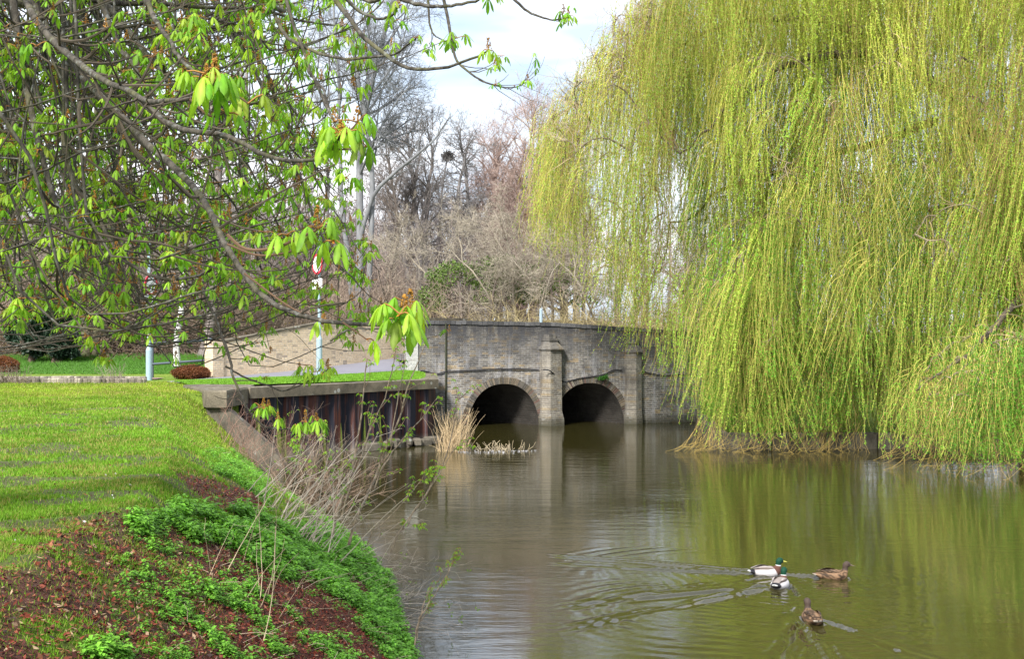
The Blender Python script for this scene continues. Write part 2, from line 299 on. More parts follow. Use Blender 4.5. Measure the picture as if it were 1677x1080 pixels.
# water surface, displaced by the wakes of the ducks
DUCKS = [(P(1254, 943, 17.6), 10, 0), (P(1277, 963, 16.75), 62, 0), (P(1362, 949, 17.35), 0, 1), (P(1330, 1019, 14.75), 92, 1)]
def wake(x, y):
    h = np.zeros_like(x)
    for (p, a, k) in DUCKS:
        c, s = math.cos(R(a)), math.sin(R(a)); dx, dy = x-p[0], y-p[1]; u = -(dx*c+dy*s)+.25; v = -dx*s+dy*c
        for sg, g in ((1, 1.0), (-1, 1.0)):
            e = sg*v-u*.42; m = (u > 0)*np.exp(-(e/(.13+.02*u))**2)*np.exp(-u/4.0)
            h += .042*g*m*(.15+1.1*sstep(.40, .66, vnoise(u*2.2+sg*7+p[0]*3, e*3, 1, 6)))*np.cos(e*2*math.pi/.21+2.5*vnoise(u, v, 2.5, 3))
        inn = (u > .2)*np.exp(-(v/(.3*np.maximum(u, .01)+.08))**2)*np.exp(-u/1.6); h += .007*inn*np.sin(u*2*math.pi/.19+2*vnoise(x, y, 3, 2))
        rr = np.hypot(dx, dy); h += .004*np.exp(-rr/.5)*np.cos(rr*2*math.pi/.16)
    # old rings spreading towards the bank
    for (cx, cy, r0, w, A) in ((2.4, 15.2, 1.5, .8, .0045), (3.6, 16.9, 3.2, .5, .004)):
        rr = np.hypot((x-cx), (y-cy)); h += A*np.exp(-((rr-r0)/w)**2)*np.cos(rr*2*math.pi/.28)*sstep(cx+.4, cx-.8, x)*sstep(-.2, .6, vnoise(x, y, .7, 8)-.2)
    n = vnoise(x, y, 5, 12); h += .007*(vnoise(x*.6, y*1.6, 9, 12)-.5)*sstep(1.9, .5, np.hypot((x-3.9)*.8, (y-16.5)))+.007*(vnoise(x*.5, y*1.5, 8, 19)-.5)*sstep(1.6, .4, np.hypot((x-3.4)*.7, (y-14.3)))
    return h
def build_water():
    xs = np.unique(np.concatenate([np.arange(-40, -4, 6), np.arange(-4, .4, .4), np.arange(.4, 9.2, .035), np.arange(9.2, 14, .3), np.arange(14, 90, 6)]))
    ys = np.unique(np.concatenate([[-40, -10, 0, 5, 9], np.arange(10, 12.4, .3), np.arange(12.4, 20.2, .035), np.arange(20.2, 30, .5), np.arange(30, 53, 3)]))
    X, Y = np.meshgrid(xs, ys); Z = wake(X, Y)*sstep(.4, 1.2, X)*sstep(9.2, 8.6, X)*sstep(12.4, 13, Y)*sstep(20.2, 19.5, Y)
    i = np.arange(X.size).reshape(X.shape); q = np.stack([i[:-1, :-1], i[:-1, 1:], i[1:, 1:], i[1:, :-1]], -1).reshape(-1, 4)
    a = Acc(); a.add(np.stack([X, Y, Z], -1), q); tag(a.build('water', M_water, smooth=True), kind='structure')
build_water()

# ------------------------------------------------------------------ the bridge (local x along the face, -y towards the camera)
BA = math.atan(.25); BO = np.array((1.185, 46.0, 0.0)); ca, sa = math.cos(BA), math.sin(BA)
def bx(p): k = (p-CX)/F; return (k*BO[1]-BO[0])/(ca-k*sa)
def bl(px, py, off=0.0): x = bx(px); Y = BO[1]+x*sa; return np.array((x, -off, CZ-(py-HY)/F*Y))
bridge = empty('brick_bridge', BO, BA, label='old grey brick bridge with two low round arches over the river', cat='bridge')
TOPX = [bx(p) for p in (668, 720, 900, 1040, 1130)]+[13.0]; TOPZ = [bl(p, y)[2] for p, y in ((668, 525), (720, 525), (900, 528), (1040, 537), (1130, 543))]+[3.1]
ARCH = [(bx(825), (bx(884)-bx(766))/2, 1.58), (bx(965), (bx(1023)-bx(907))/2, 1.58)]
def arch_z(x):
    z = np.full(np.shape(x), -1.0)
    for c, w, h in ARCH:
        t = np.abs(x-c)/w; z = np.where(t < 1, -.15+(h+.15)*np.sqrt(np.maximum(1-t**2.3, 0))**1.0, z)
    return z
DEP, SKEW = 9.0, -4.6
def bridge_wall():
    xs = [np.linspace(bx(668), 13, 60)]
    for c, w, h in ARCH: xs.append(c+w*np.sin(np.linspace(-math.pi/2, math.pi/2, 41))*.99999)
    xs = np.unique(np.round(np.concatenate(xs+[np.array([c+s*w*1.00002]) for c, w, h in ARCH for s in (-1, 1)]), 5))
    zt = np.interp(xs, TOPX, TOPZ)-.14; zb = arch_z(xs); a = Acc()
    for yy, fl in ((0.0, 0), (.38, 1)):                                    # the parapet's two faces
        lo = zb if yy == 0 else np.full_like(xs, 2.5); v = []; q = []; n = len(xs)
        for lev in range(9): t = lev/8; v.append(np.stack([xs, np.full_like(xs, yy), lo*(1-t)+zt*t], -1))
        v = np.array(v); i = np.arange(v.size//3).reshape(9, n)
        q = np.stack([i[:-1, :-1], i[:-1, 1:], i[1:, 1:], i[1:, :-1]], -1).reshape(-1, 4); a.add(v, q[:, ::-1] if fl else q)
    a.build('face_wall', M_brick, bridge, local=True)
    co = Acc(); n = 90; X = np.linspace(bx(668)-.03, 13, n+1); rnd = np.random.RandomState(3)
    for i in range(n):
        x0, x1 = X[i], X[i+1]-.012; z0, z1 = np.interp([x0, x1], TOPX, TOPZ)+rnd.uniform(-.012, .008); y0, y1 = -.045+rnd.uniform(-.01, .01), .42
        V = [(x0, y0, z0-.14), (x1, y0, z1-.14), (x1, y1, z1-.14), (x0, y1, z0-.14), (x0, y0+.02, z0), (x1, y0+.02, z1), (x1, y1-.02, z1), (x0, y1-.02, z0)]
        co.add(V, [(0, 3, 2, 1), (4, 5, 6, 7), (0, 1, 5, 4), (1, 2, 6, 5), (2, 3, 7, 6), (3, 0, 4, 7)], np.array((.075, .075, .078))*rnd.uniform(.6, 1.5))
    co.build('coping', attr_mat('sooty_coping', .95, .4, 18, .01), bridge, local=True)
    # far parapet and deck body
    fp = Acc(); box(fp, (4.0, DEP, 3.2), (18, .35, 1.1)); box(fp, (3.95, DEP/2+.2, 2.55), (18.1, DEP-1.0, .22)); fp.build('deck', M_brick, bridge, local=True)
    for c, w, h in ARCH:                                                   # barrel vaults, skewed under the road
        v = []; th = np.linspace(0, math.pi, 33); K = 14
        for j in range(K+1):
            t = j/K; xx = c-w*np.cos(th); v.append(np.stack([xx+SKEW*t, np.full_like(xx, DEP*t+.002), arch_z(xx*.99998+c*.00002)], -1))
        v = np.array(v); v[:, 0, 2] = v[:, -1, 2] = -1; i = np.arange(v.size//3).reshape(K+1, 33)
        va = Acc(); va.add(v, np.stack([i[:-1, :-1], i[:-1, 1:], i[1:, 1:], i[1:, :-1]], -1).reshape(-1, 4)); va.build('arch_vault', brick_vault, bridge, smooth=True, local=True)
        ring = Acc(); N = 66; rnd2 = np.random.RandomState(int(c*10)+50)
        T = np.linspace(.04, math.pi-.04, N+1)
        for j in range(N):
            t0, t1 = T[j]+.006, T[j+1]-.006; pr = rnd2.uniform(.02, .04); V = []
            for t in (t0, t1):
                for rr in (0.0, .23+.02*math.sin(t)):
                    x = c-w*math.cos(t); z = -.15+(h+.15)*math.sqrt(max(1-abs(math.cos(t))**2.3, 0)); nn = nrm(np.array((-math.cos(t)/w, 0, math.sin(t)/h)))
                    for yy in (-pr, .05): V.append((x+nn[0]*rr, yy, z+nn[2]*rr))
            col = [(.34, .27, .17), (.24, .10, .075), (.30, .22, .14), (.17, .15, .13), (.32, .28, .2), (.22, .19, .16)][rnd2.choice(6, p=[.2, .10, .2, .2, .1, .2])]
            ring.add(V, [(0, 2, 6, 4), (0, 4, 5, 1), (2, 3, 7, 6), (0, 1, 3, 2), (4, 6, 7, 5)], (np.array(col)*.5+np.array((.2, .185, .16))*.5)*rnd2.uniform(.35, .85))
        ring.build('arch_ring', attr_mat('arch_brick', .92, .35, 30, .01), bridge, local=True)
brick_vault = brick_mat('shaded_vault_brick', (.045, .038, .032), (.06, .052, .045), (.05, .05, .045), (.04, .035, .03), (.02, .018, .016))  # brick colour darkened to put the shade inside the arches into it
bridge_wall()
def buttress(pl, pa, pr, ytop, base, name='buttress', depth=.55):
    xl, xa, xr = bx(pl), bx(pa), bx(pr); zt = bl(pa, ytop)[2]; a = Acc()
    lev = [(-.8, 1.0+base), (.25, 1.0+base*.8), (.55, 1.0+base*.15), (zt-.58, 1.0), (zt-.575, 1.16), (zt-.53, 1.16), (zt-.25, .66), (zt-.245, .78), (zt-.16, .78), (zt-.155, .66), (zt, .60)]
    v = []
    for z, s in lev:
        c = xa; L_, R_ = (xl-c)*s, (xr-c)*s
        v += [(c+L_, -.002, z), (c+L_*.92, -depth*s*.5, z), (c, -depth*s, z), (c+R_*.85, -depth*s*.62, z), (c+R_, -.002, z)]
    q = []
    for k in range(len(lev)-1):
        for j in range(4): q.append((k*5+j, k*5+j+1, k*5+6+j, k*5+5+j))
    a.add(v, q); n = len(v); a.add(v[-5:], [(0, 1, 2, 3, 4)]); return a.build(name, M_butt, bridge, local=True)
M_butt = brick_mat('buttress_brick', (.16, .14, .115), (.34, .30, .235), (.36, .35, .32), (.36, .28, .16), (.10, .09, .08), 3.7, 2.5, pale=(.36, .34, .30))
buttress(884, 895, 919, 548, .22); buttress(1023, 1036, 1049, 553, .12, depth=.4)
q_ = Acc(); xq = bx(668); box(q_, (xq+.16, .17, 2.80), (.42, .44, 1.92)); q_.build('end_pier', M_quoin, bridge, local=True)
def crack(acc, px, y0, y1, w=.05):
    pts = [bl(px+random.uniform(-.8, .8), y, .004) for y in np.linspace(y0, y1, 12)]
    for a_, b_ in zip(pts[:-1], pts[1:]): acc.add([a_+(-w/2, 0, 0), a_+(w/2, 0, 0), b_+(w/2, 0, 0), b_+(-w/2, 0, 0)], [(0, 1, 2, 3)], (.03, .032, .02))
cr_ = Acc(); crack_pts = [bl(730, y, .03) for y in (530, 560, 600, 640, 690)]; tube1(cr_, crack_pts, .035, 6, (.05, .055, .035)); cr_.build('face_crack', M_twig, bridge, local=True)  # dark tube standing in for the vertical crack in the brick face
cb = Acc(); cpts = [(95, 385), (100, 379), (180, 394), (225, 384), (300, 380), (480, 371), (640, 371), (715, 373)]; off = lambda z: (z[0]/3.225+660, z[1]/3.225+490)
tube1(cb, [bl(*off(z), .05) for z in cpts], .022, 6, (.03, .03, .035), res=40)
tube1(cb, [bl(*off(z), .05) for z in ((860, 436), (930, 420), (1000, 410), (1060, 398), (1110, 376), (1155, 378))], .022, 6, (.03, .03, .035), res=30)
tube1(cb, [bl(*off(z), .64) for z in ((715, 373), (735, 372))]+[bl(*off(z), .6) for z in ((760, 382),)]+[bl(*off(z), .06) for z in ((840, 434), (862, 436))], .022, 6, (.03, .03, .035), res=20)
tube1(cb, [bl(*off(z), .05) for z in ((1250, 380), (1300, 392), (1380, 405), (1480, 400), (1600, 410))], .022, 6, (.03, .03, .035), res=20)
cb.build('cable', M_twig, bridge, local=True)

# far boundary wall, road, verge
def wall_run(name, pts, top, bot, th, mat, label, cat, cop=True):
    """pts: plan points; top, bot heights at each"""
    o = empty(name, (pts[0][0], pts[0][1], bot[0]), math.atan2(pts[1][1]-pts[0][1], pts[1][0]-pts[0][0]), label=label, cat=cat)
    a = Acc(); c = Acc()
    for i in range(len(pts)-1):
        p, q = np.array(pts[i]), np.array(pts[i+1]); d = nrm(q-p); n = np.array((d[1], -d[0]))*th/2
        for acc, z0, z1, e in ((a, lambda k: bot[k]-.4, lambda k: top[k]-.08, 1.0), (c, lambda k: top[k]-.08, lambda k: top[k], 1.14)):
            V = [(*(p+n*e), z0(i)), (*(q+n*e), z0(i+1)), (*(q-n*e), z0(i+1)), (*(p-n*e), z0(i)), (*(p+n*e), z1(i)), (*(q+n*e), z1(i+1)), (*(q-n*e), z1(i+1)), (*(p-n*e), z1(i))]
            acc.add(V, [(0, 1, 5, 4), (1, 2, 6, 5), (2, 3, 7, 6), (3, 0, 4, 7), (4, 5, 6, 7)])
    a.build('brickwork', mat, o); c.build('coping', M_conc, o); return o
w0, w1, w2, w3 = P(350, 620, 42), P(525, 603, 45.4), P(640, 588, 48.6), P(760, 570, 52.5)
bw = wall_run('brick_wall', [w0[:2], w1[:2], w2[:2], w3[:2]], [P(350, 560, 42)[2], P(525, 527, 45.4)[2], P(640, 520, 48.6)[2], P(760, 522, 52.5)[2]], [w0[2], w1[2], w2[2], w3[2]], .35, M_buff, 'clean buff brick wall along the far side of the road', 'wall')
qa = Acc(); box(qa, (w0[0]+.02, w0[1]-.02, (w0[2]+P(350, 559, 42)[2])/2-.1), (.45, .45, P(350, 559, 42)[2]-w0[2]+.2), rz=.9); qa.build('end_pier', M_buff, bw)
rd = Acc(); ne = [P(285, 628.0, 37.6), P(350, 624.5, 38.6), P(450, 621, 40.6), P(560, 616, 42.6), P(664, 609, 45.2), (-3.2, 46.9, 2.35), (0, 47.5, 2.6)]; fe = [P(262, 627, 38.8), P(350, 619.6, 41.9), P(450, 610.5, 43.9), P(525, 602.5, 45.3), P(640, 587.5, 48.5), P(720, 575, 51.2), (0, 54.0, 2.66)]
ne = smooth_line(ne, 24); fe = smooth_line(fe, 24); nv_ = smooth_line(np.array([q for q in ne if q[1] < 45.2]), 24); V = []; n_ = 24
for a_, b_ in zip(ne, fe):
    for t in np.linspace(0, 1, 5): V.append(a_*(1-t)+b_*t+np.array((0, 0, .03*math.sin(t*math.pi)+.012)))
i = np.arange(n_*5).reshape(n_, 5); rd.add(V, np.stack([i[:-1, :-1], i[1:, :-1], i[1:, 1:], i[:-1, 1:]], -1).reshape(-1, 4)); tag(rd.build('road', M_road, smooth=True), kind='structure')
vg = Acc(); V = []
vn = [P(300, 630.5, 36.3), P(380, 628.5, 37.2), P(500, 626, 38.5), P(600, 623.5, 39.6), P(690, 620.5, 40.5), P(705, 618, 44)]
vn = smooth_line([(-9.3, 35.3, 1.95), (-7.4, 35.2, 2.0), (-5.6, 36.9, 2.0), (-3.9, 38.4, 2.0), (-2.9, 39.4, 2.0), (-3.2, 44.7, 2.0)], 24)
for a_, b_ in zip(vn, nv_):
    b_ = b_+np.array((0, 0, .03))
    for t in np.linspace(0, 1, 6): V.append(a_*(1-t)+b_*t+np.array((0, 0, .05*math.sin(t*math.pi))))
V = np.array(V); i = np.arange(24*6).reshape(24, 6); k = V[:, 0] < 99
keep = [r for r in np.stack([i[:-1, :-1], i[1:, :-1], i[1:, 1:], i[:-1, 1:]], -1).reshape(-1, 4) if V[r][:, 1].max() < 45.6]
vg.add(V, keep, (.12, .23, .02)); tag(vg.build('verge', M_ground, smooth=True), kind='structure'); VERGE = V
pp = Acc(); pts = [P(-60, 618.5, 41.5), P(60, 617.5, 42), P(150, 618, 42), P(262, 620, 41)]; w = .55; V = []
for p in smooth_line(pts, 12): V += [p+(0, -w, .015), p+(0, w, .015)]
V = np.array(V); V[:, 2] = land_z(V[:, 0], V[:, 1])+.03; pp.add(V, [(2*j, 2*j+2, 2*j+3, 2*j+1) for j in range(11)], (.30, .21, .17)); tag(pp.build('path', M_ground), kind='structure')

# ------------------------------------------------------------------ sheet piles, capping, wing wall
pw = empty('sheet_pile_wall', (-7.3, 32.6, 0), math.atan2(5.9, 4.63), label='dark rusty steel sheet pile river wall with concrete capping', cat='retaining wall')
a = Acc(); A0 = np.array(PILE[0]); A1 = np.array(PILE[1]); d = nrm(A1-A0); nn = np.array((d[1], -d[0])); Lp = np.linalg.norm(A1-A0); V = []; s = 0.0; prof = [(0, 0), (.16, .2), (.40, .2), (.56, 0), (.80, 0)]
line = []
while s < Lp:
    for u, w in prof[:-1]:
        if s+u < Lp: line.append(A0+d*(s+u)+nn*(w-.12))
    s += .80
line.append(A1); ret = A1+np.array((-.12, 0)); 
for k in range(1, 14): line.append(A1+np.array((-.05-.02*k, .48*k))+np.array(((.12 if k % 2 else 0), 0)))
line = np.array(line); n = len(line); V = np.concatenate([np.c_[line, np.full(n, z)] for z in (-1.2, .3, 1.0, 1.80)])
a.add(V, [(l*n+j, l*n+j+1, l*n+n+j+1, l*n+n+j) for l in range(3) for j in range(n-1)]); a.build('piling', M_pile, pw)
def prism(acc, poly, z0, z1, col=(.5, .5, .5), bev=.02):
    poly = np.array(poly, float); c = poly.mean(0); n = len(poly); inn = poly+nrm(c-poly)*bev
    V = np.concatenate([np.c_[poly, np.full(n, z0)], np.c_[poly, np.full(n, z1-bev)], np.c_[inn, np.full(n, z1)]])
    acc.add(V, [(l*n+j, l*n+(j+1) % n, l*n+n+(j+1) % n, l*n+n+j) for l in range(2) for j in range(n)], col); acc.add(V[2*n:], [list(range(n))], col); acc.add(V[:n], [list(range(n))[::-1]], col)
ZC = 2.02
a = Acc(); o1 = nn*.16; i1 = -nn*.42; prism(a, [A0+d*.2+o1, A1+d*.28+o1, A1+d*.28+o1+(-.62, .25), A1+d*-.1+i1, A0+d*.2+i1], 1.73, ZC)
prism(a, [A1+d*.281+o1+(-.60, .26), A1+d*.281+o1+(-.02, .03), (-2.75, 44.7), (-3.3, 44.7)], 1.735, ZC-.004); a.build('capping', M_conc, pw)
a = Acc(); rs = np.random.RandomState(4)
for k in range(9):
    s0 = Lp*(.62+k*.045); c = A0+d*s0+nn*(.2+rs.uniform(0, .12)); box(a, (*c, .05+rs.uniform(0, .1)), (rs.uniform(.3, .6), rs.uniform(.15, .3), rs.uniform(.2, .32)), rz=rs.uniform(0, 3), bev=.05)
tag(a.build('footing', M_conc2, pw), 'broken concrete footing at the waterline')
ww = empty('wing_wall', (-7.6, 31, 0), 0, label='sloping concrete wing wall topped with a mossy concrete block', cat='retaining wall')
a = Acc(); e0 = G(338, 641, ZC); e1 = G(371, 641, ZC); e2 = np.array((-7.0, 32.9)); e3 = G(322, 632.5, ZC)+(.18, .3, 0); e4 = G(300, 631.5, ZC)
prism(a, [(e0[0], e0[1]), (e1[0], e1[1]), (e2[0]-.05, e2[1]), (-7.25, 34.4), (e4[0]+.4, e4[1]+.5), (e4[0], e4[1])], 1.60, ZC+.012, bev=.04); a.build('capping_block', M_conc, ww)
a = Acc(); x0, x1 = e0[0]+.03, P(470, 700, 31.2)[0]; xs = np.linspace(x0, x1, 30); zt = np.interp(xs, [x0, e1[0]-.05, P(450, 735, 31)[0], x1], [1.61, 1.60, P(450, 735, 31)[2], .15]); V = []
for yy, dz in ((31.0, 0), (31.4, 0)):
    for x, z in zip(xs, zt): V += [(x, yy+.02*math.sin(x*9), -1.2), (x, yy, z*.5-.6), (x, yy, z)]
V = np.array(V); V[:, 1] += (V[:, 0]-x0)*-.10; n = 30; F1 = []
for j in range(n-1):
    for l in range(2): F1.append((j*3+l, j*3+3+l, j*3+4+l, j*3+1+l)); F1.append((90+j*3+l, 91+j*3+l, 94+j*3+l, 93+j*3+l))
    F1.append((j*3+2, j*3+5, 90+j*3+5, 90+j*3+2))
F1 += [(0, 1, 91, 90), (1, 2, 92, 91), (87, 177, 178, 88), (88, 178, 179, 89)]
a.add(V, F1); a.build('sloping_wall', M_conc2, ww)
a = Acc(); prism(a, [(e0[0]-.02, e0[1]+.2), (e0[0]+.12, e0[1]+.18), (e4[0]+.5, e4[1]+.2), (e4[0]+.05, e4[1]+.1)], .9, 1.61, bev=.01); a.build('side_wall', M_conc2, ww)

# right bank revetment
rv = empty('river_wall', (7, 36.7, 0), 0, label='low grey concrete wall edging the far bank under the willow', cat='retaining wall')
a = Acc(); 
for k in range(16):
    x0 = 6.2+k*1.6; box(a, (x0+.79, 36.75+.03*(k % 3)+.02*k, -.12), (1.575, .4, 1.2), bev=.03)
for k in range(5): box(a, (6.35+.14*k, 37.7+1.6*k, -.1), (.4, 1.575, 1.2), rz=-.05, bev=.03)
a.build('wall_blocks', M_conc2, rv)
# ------------------------------------------------------------------ plant machinery
def grow(par, n, rng, K=5, t=(.3, 1.), ang=(25, 55), L=(.4, .7), up=0., wig=.15, rr=.55, tip=.3, rmin=.004, flat=0.):
    P0, R0 = par; B, K0, _ = P0.shape; Lp = np.linalg.norm(np.diff(P0, axis=1), axis=-1).sum(1)
    idx = rng.choice(B, n, p=Lp/Lp.sum()); tt = rng.uniform(t[0], t[1], n); s = tt*(K0-1); i = np.minimum(s.astype(int), K0-2); f = (s-i)[:, None]
    b = P0[idx, i]*(1-f)+P0[idx, i+1]*f; r0 = (R0[idx, i]*(1-f[:, 0])+R0[idx, i+1]*f[:, 0])
    tan = nrm(P0[idx, i+1]-P0[idx, i]); pr = rng.normal(size=(n, 3)); pr[:, 2] *= (1-flat); pr -= (pr*tan).sum(1, keepdims=True)*tan; pr = nrm(pr)
    a = np.radians(rng.uniform(ang[0], ang[1], n))[:, None]; d = np.cos(a)*tan+np.sin(a)*pr
    ln = Lp[idx]*rng.uniform(L[0], L[1], n)*(1-.45*tt); r = np.maximum(np.minimum(r0*rr, ln*.035), rmin)
    pts = [b]; p = b.copy(); w = rng.normal(size=(n, 3))*wig
    for k in range(K-1):
        d = nrm(d+w*.5+rng.normal(size=(n, 3))*wig+np.array([0, 0, up])/K); p = p+d*(ln/(K-1))[:, None]; pts.append(p.copy())
    Pn = np.stack(pts, 1); Rn = r[:, None]*np.linspace(1, tip, K)[None]
    return Pn, np.maximum(Rn, rmin*.6)
def colvar(n, per, col, rng, v=.25): return np.repeat(np.array(col)*rng.uniform(1-v, 1+v, (n, 1)), per, 0)
def add_tubes(acc, PR, n, col, rng, v=.25, mat=0):
    p, r = PR; vv, q = tubes(p, r, n); acc.add(vv, q, colvar(p.shape[0], p.shape[1]*n, col, rng, v), mat)
def cat2(*a): return np.concatenate([x[0] for x in a]), np.concatenate([x[1] for x in a])
def bare_tree(name, label, cat, base, H, seed, trunks=None, r0=.3, col=(.2, .18, .16), tcol=None, counts=(14, 90, 700, 3200), style='broad', group=None, rt=.011, spread=1., crown_lo=.3, tsides=10):
    rng = np.random.RandomState(seed); base = np.array(base, float); o = empty(name, base, label=label, cat=cat, group=group); tcol = tcol or col
    if trunks is None: trunks = [[base, base+(rng.normal()*.2, 0, H*.3), base+(rng.normal()*.4, 0, H*.65), base+(rng.normal()*.6, 0, H)]]
    T = []; RR = []
    for k, tr in enumerate(trunks):
        pts = smooth_line(tr, 14); pts[:, :2] += np.cumsum(rng.normal(size=(14, 2))*.012*H/14, 0); T.append(pts); rr = np.linspace(1, .12, 14)**.9; rr[0] *= 1.35; RR.append(r0*rr*(1 if k == 0 else (.5 if k == 3 else .72)))
    T = np.array(T); RR = np.array(RR); T[:, 1:] += np.cumsum(rng.normal(size=T[:, 1:].shape)*.05, 1)*(1, 1, 0); a = Acc(); v, q = tubes(T, RR*(1+rng.normal(size=RR.shape)*.06), tsides); a.add(v, q, tcol)
    a.build('trunk', M_bark_far, o, smooth=True)
    n1, n2, n3, n4 = counts; kw = dict(flat=.2)
    if style == 'broad':
        l1 = grow((T, RR), n1, rng, 7, (crown_lo, .95), (25, 60), (.35*spread, .6*spread), .5, .12, .55, .3, rt)
        l2 = grow(cat2((l1[0], l1[1])), n2, rng, 6, (.25, 1), (25, 60), (.35, .65), .35, .16, .6, .3, rt)
    elif style == 'alder':
        l1 = grow((T, RR), n1, rng, 6, (crown_lo, .98), (55, 95), (.10*spread, .22*spread), .1, .12, .4, .3, rt)
        l2 = grow(l1, n2, rng, 5, (.2, 1), (30, 65), (.35, .6), .1, .2, .6, .3, rt)
    else:                                                    # sprawling, low
        l1 = grow((T, RR), n1, rng, 7, (.05, .95), (30, 80), (.45*spread, .8*spread), .15, .16, .6, .3, rt)
        l2 = grow(l1, n2, rng, 6, (.15, 1), (25, 70), (.4, .7), -.1, .22, .6, .3, rt)
    l3 = grow(l2, n3, rng, 5, (.15, 1), (25, 65), (.4, .8), .15, .2, .65, .4, rt*.8)
    l4 = grow(l3, n4, rng, 4, (.1, 1), (20, 60), (.5, 1.0), .1, .2, .7, .5, rt*.6)
    b = Acc(); add_tubes(b, l1, 6, col, rng, .1); add_tubes(b, l2, 4, col, rng); b.build('limbs', M_twig, o)
    c = Acc(); add_tubes(c, l3, 3, col, rng); add_tubes(c, l4, 3, np.array(col)*1.15, rng, .35); c.build('crown', M_twig, o)
    return o
def leaves_at(acc, pos, rng, size=(.05, .09), wid=.5, cols=((.05, .15, .02), (.1, .25, .04)), down=0., mat=0, dirs=None, fold=.25):
    n = len(pos); d = nrm(rng.normal(size=(n, 3))+np.array([0, 0, -down])) if dirs is None else dirs
    s = nrm(np.cross(d, rng.normal(size=(n, 3)))); l = rng.uniform(size[0], size[1], n)[:, None]; w = l*wid*.5; u = np.cross(d, s)
    v = np.stack([pos, pos+d*l*.45+s*w+u*w*fold, pos+d*l, pos+d*l*.45-s*w+u*w*fold], 1)
    t = rng.uniform(0, 1, (n, 1)); c = np.array(cols[0])*(1-t)+np.array(cols[1])*t
    i = np.arange(n)[:, None]*4; q = np.concatenate([i+[0, 1, 2], i+[0, 2, 3]]) if fold > .3 else i+[0, 1, 2, 3]
    acc.add(v, q, np.repeat(c, 4, 0), mat)
def gz(x, y): return float(land_z(np.array([x]), np.array([y]))[0])
def GP(px, Y, dz=0.): x = (px-CX)/F*Y; return np.array((x, Y, gz(x, Y)+dz))

# ------------------------------------------------------------------ background woodland
def tb(px, Y, tops): b = GP(px, Y, -.2); return [b]+[P(x, y, Y+k) for x, y, k in tops]
GREY = (.21, .20, .20); BRN = (.20, .165, .14); PNK = (.34, .25, .215); PALE = (.33, .29, .23); DRK = (.11, .10, .085)
bare_tree('bare_tree', 'largest bare grey tree, many stemmed, with one bough arching right towards the sky gap', 'tree', GP(592, 62), 18, 1,
    trunks=[tb(592, 62, [(588, 430, 0), (590, 250, .5), (612, 120, 1), (640, 10, 1), (655, -80, 1)]), tb(590, 62, [(575, 430, 0), (563, 300, 0), (560, 160, 0), (548, 10, 0), (545, -90, 0)]), tb(596, 62, [(603, 350, 0), (596, 200, 0), (580, 80, 0), (575, -60, 0)]),
            [P(588, 400, 62), P(608, 328, 61.6), P(645, 287, 61), P(697, 246, 60.5), P(719, 218, 60.5), P(735, 190, 60)]], r0=.24, col=(.20, .205, .215), counts=(64, 450, 2600, 8000), crown_lo=.35, spread=.5)
bare_tree('bare_tree', 'dense twiggy bare tree with an ivy dark trunk, right of the arching grey bough', 'tree', GP(690, 75), 16, 2, trunks=[tb(688, 75, [(686, 400, 0), (676, 300, 0), (668, 200, 0)]), tb(694, 75, [(700, 380, 0), (706, 260, 0), (700, 215, 0)]), tb(680, 75, [(655, 400, 0), (640, 300, 0), (628, 210, 0)])], r0=.26, col=(.20, .18, .17), counts=(70, 520, 3300, 10000), spread=.5, crown_lo=.25)
for k, (px, tops, lab) in enumerate(((712, [(716, 420, 0), (722, 330, 0), (733, 258, 0)], 'slender upright tree with a dark nest at its top, first of three against the sky'), (742, [(744, 420, 0), (748, 330, 0), (760, 262, 0), (768, 215, 0)], 'slender upright tree in the middle of three against the sky'), (776, [(774, 400, 0), (768, 300, 0), (760, 240, 0), (752, 205, 0)], 'slender upright tree nearest the pinkish crowns, last of three against the sky'))):
    o = bare_tree('alder_tree', lab, 'tree', GP(px, 85), 14, 10+k, trunks=[tb(px, 85, tops)], r0=.20, col=(.19, .18, .175), counts=(60, 260, 1100, 3000), style='alder', spread=1.15, crown_lo=.2, group='slender trees in the gap', rt=.009)
    if k == 0:
        rng = np.random.RandomState(5); n = 260; c = P(733, 256, 85); d = nrm(rng.normal(size=(n, 3)))*rng.uniform(.05, .42, (n, 1))*(1, 1, .55); p = c+d; e = p+nrm(rng.normal(size=(n, 3)))*.4
        a = Acc(); add_tubes(a, (np.stack([p, e], 1), np.full((n, 2), .018)), 3, (.07, .065, .06), rng); a.build('nest', M_twig, o)
for k, (px, Y, top, lab) in enumerate(((815, 88, 190, 'pinkish brown bare tree just right of the three slender trees'), (868, 86, 150, 'tall pinkish brown bare tree at the centre, its top brushing the willow'), (925, 90, 175, 'reddish bare tree seen through the trailing left edge of the willow'), (850, 76, 280, 'lower rounded russet bare tree in front of the tall pinkish one'))):
    b = GP(px, Y, -.2); t = P(px+5, top, Y); H = t[2]-b[2]
    bare_tree('bare_tree', lab, 'tree', b, H, 20+k, trunks=[[b, b+(.2, 0, H*.3), b+(-.3, 0, H*.6), t-(0, 0, H*.1)]], r0=.3, col=PNK, counts=(60, 480, 3400, 11000), spread=.72, crown_lo=.15, group='pinkish brown bare trees')
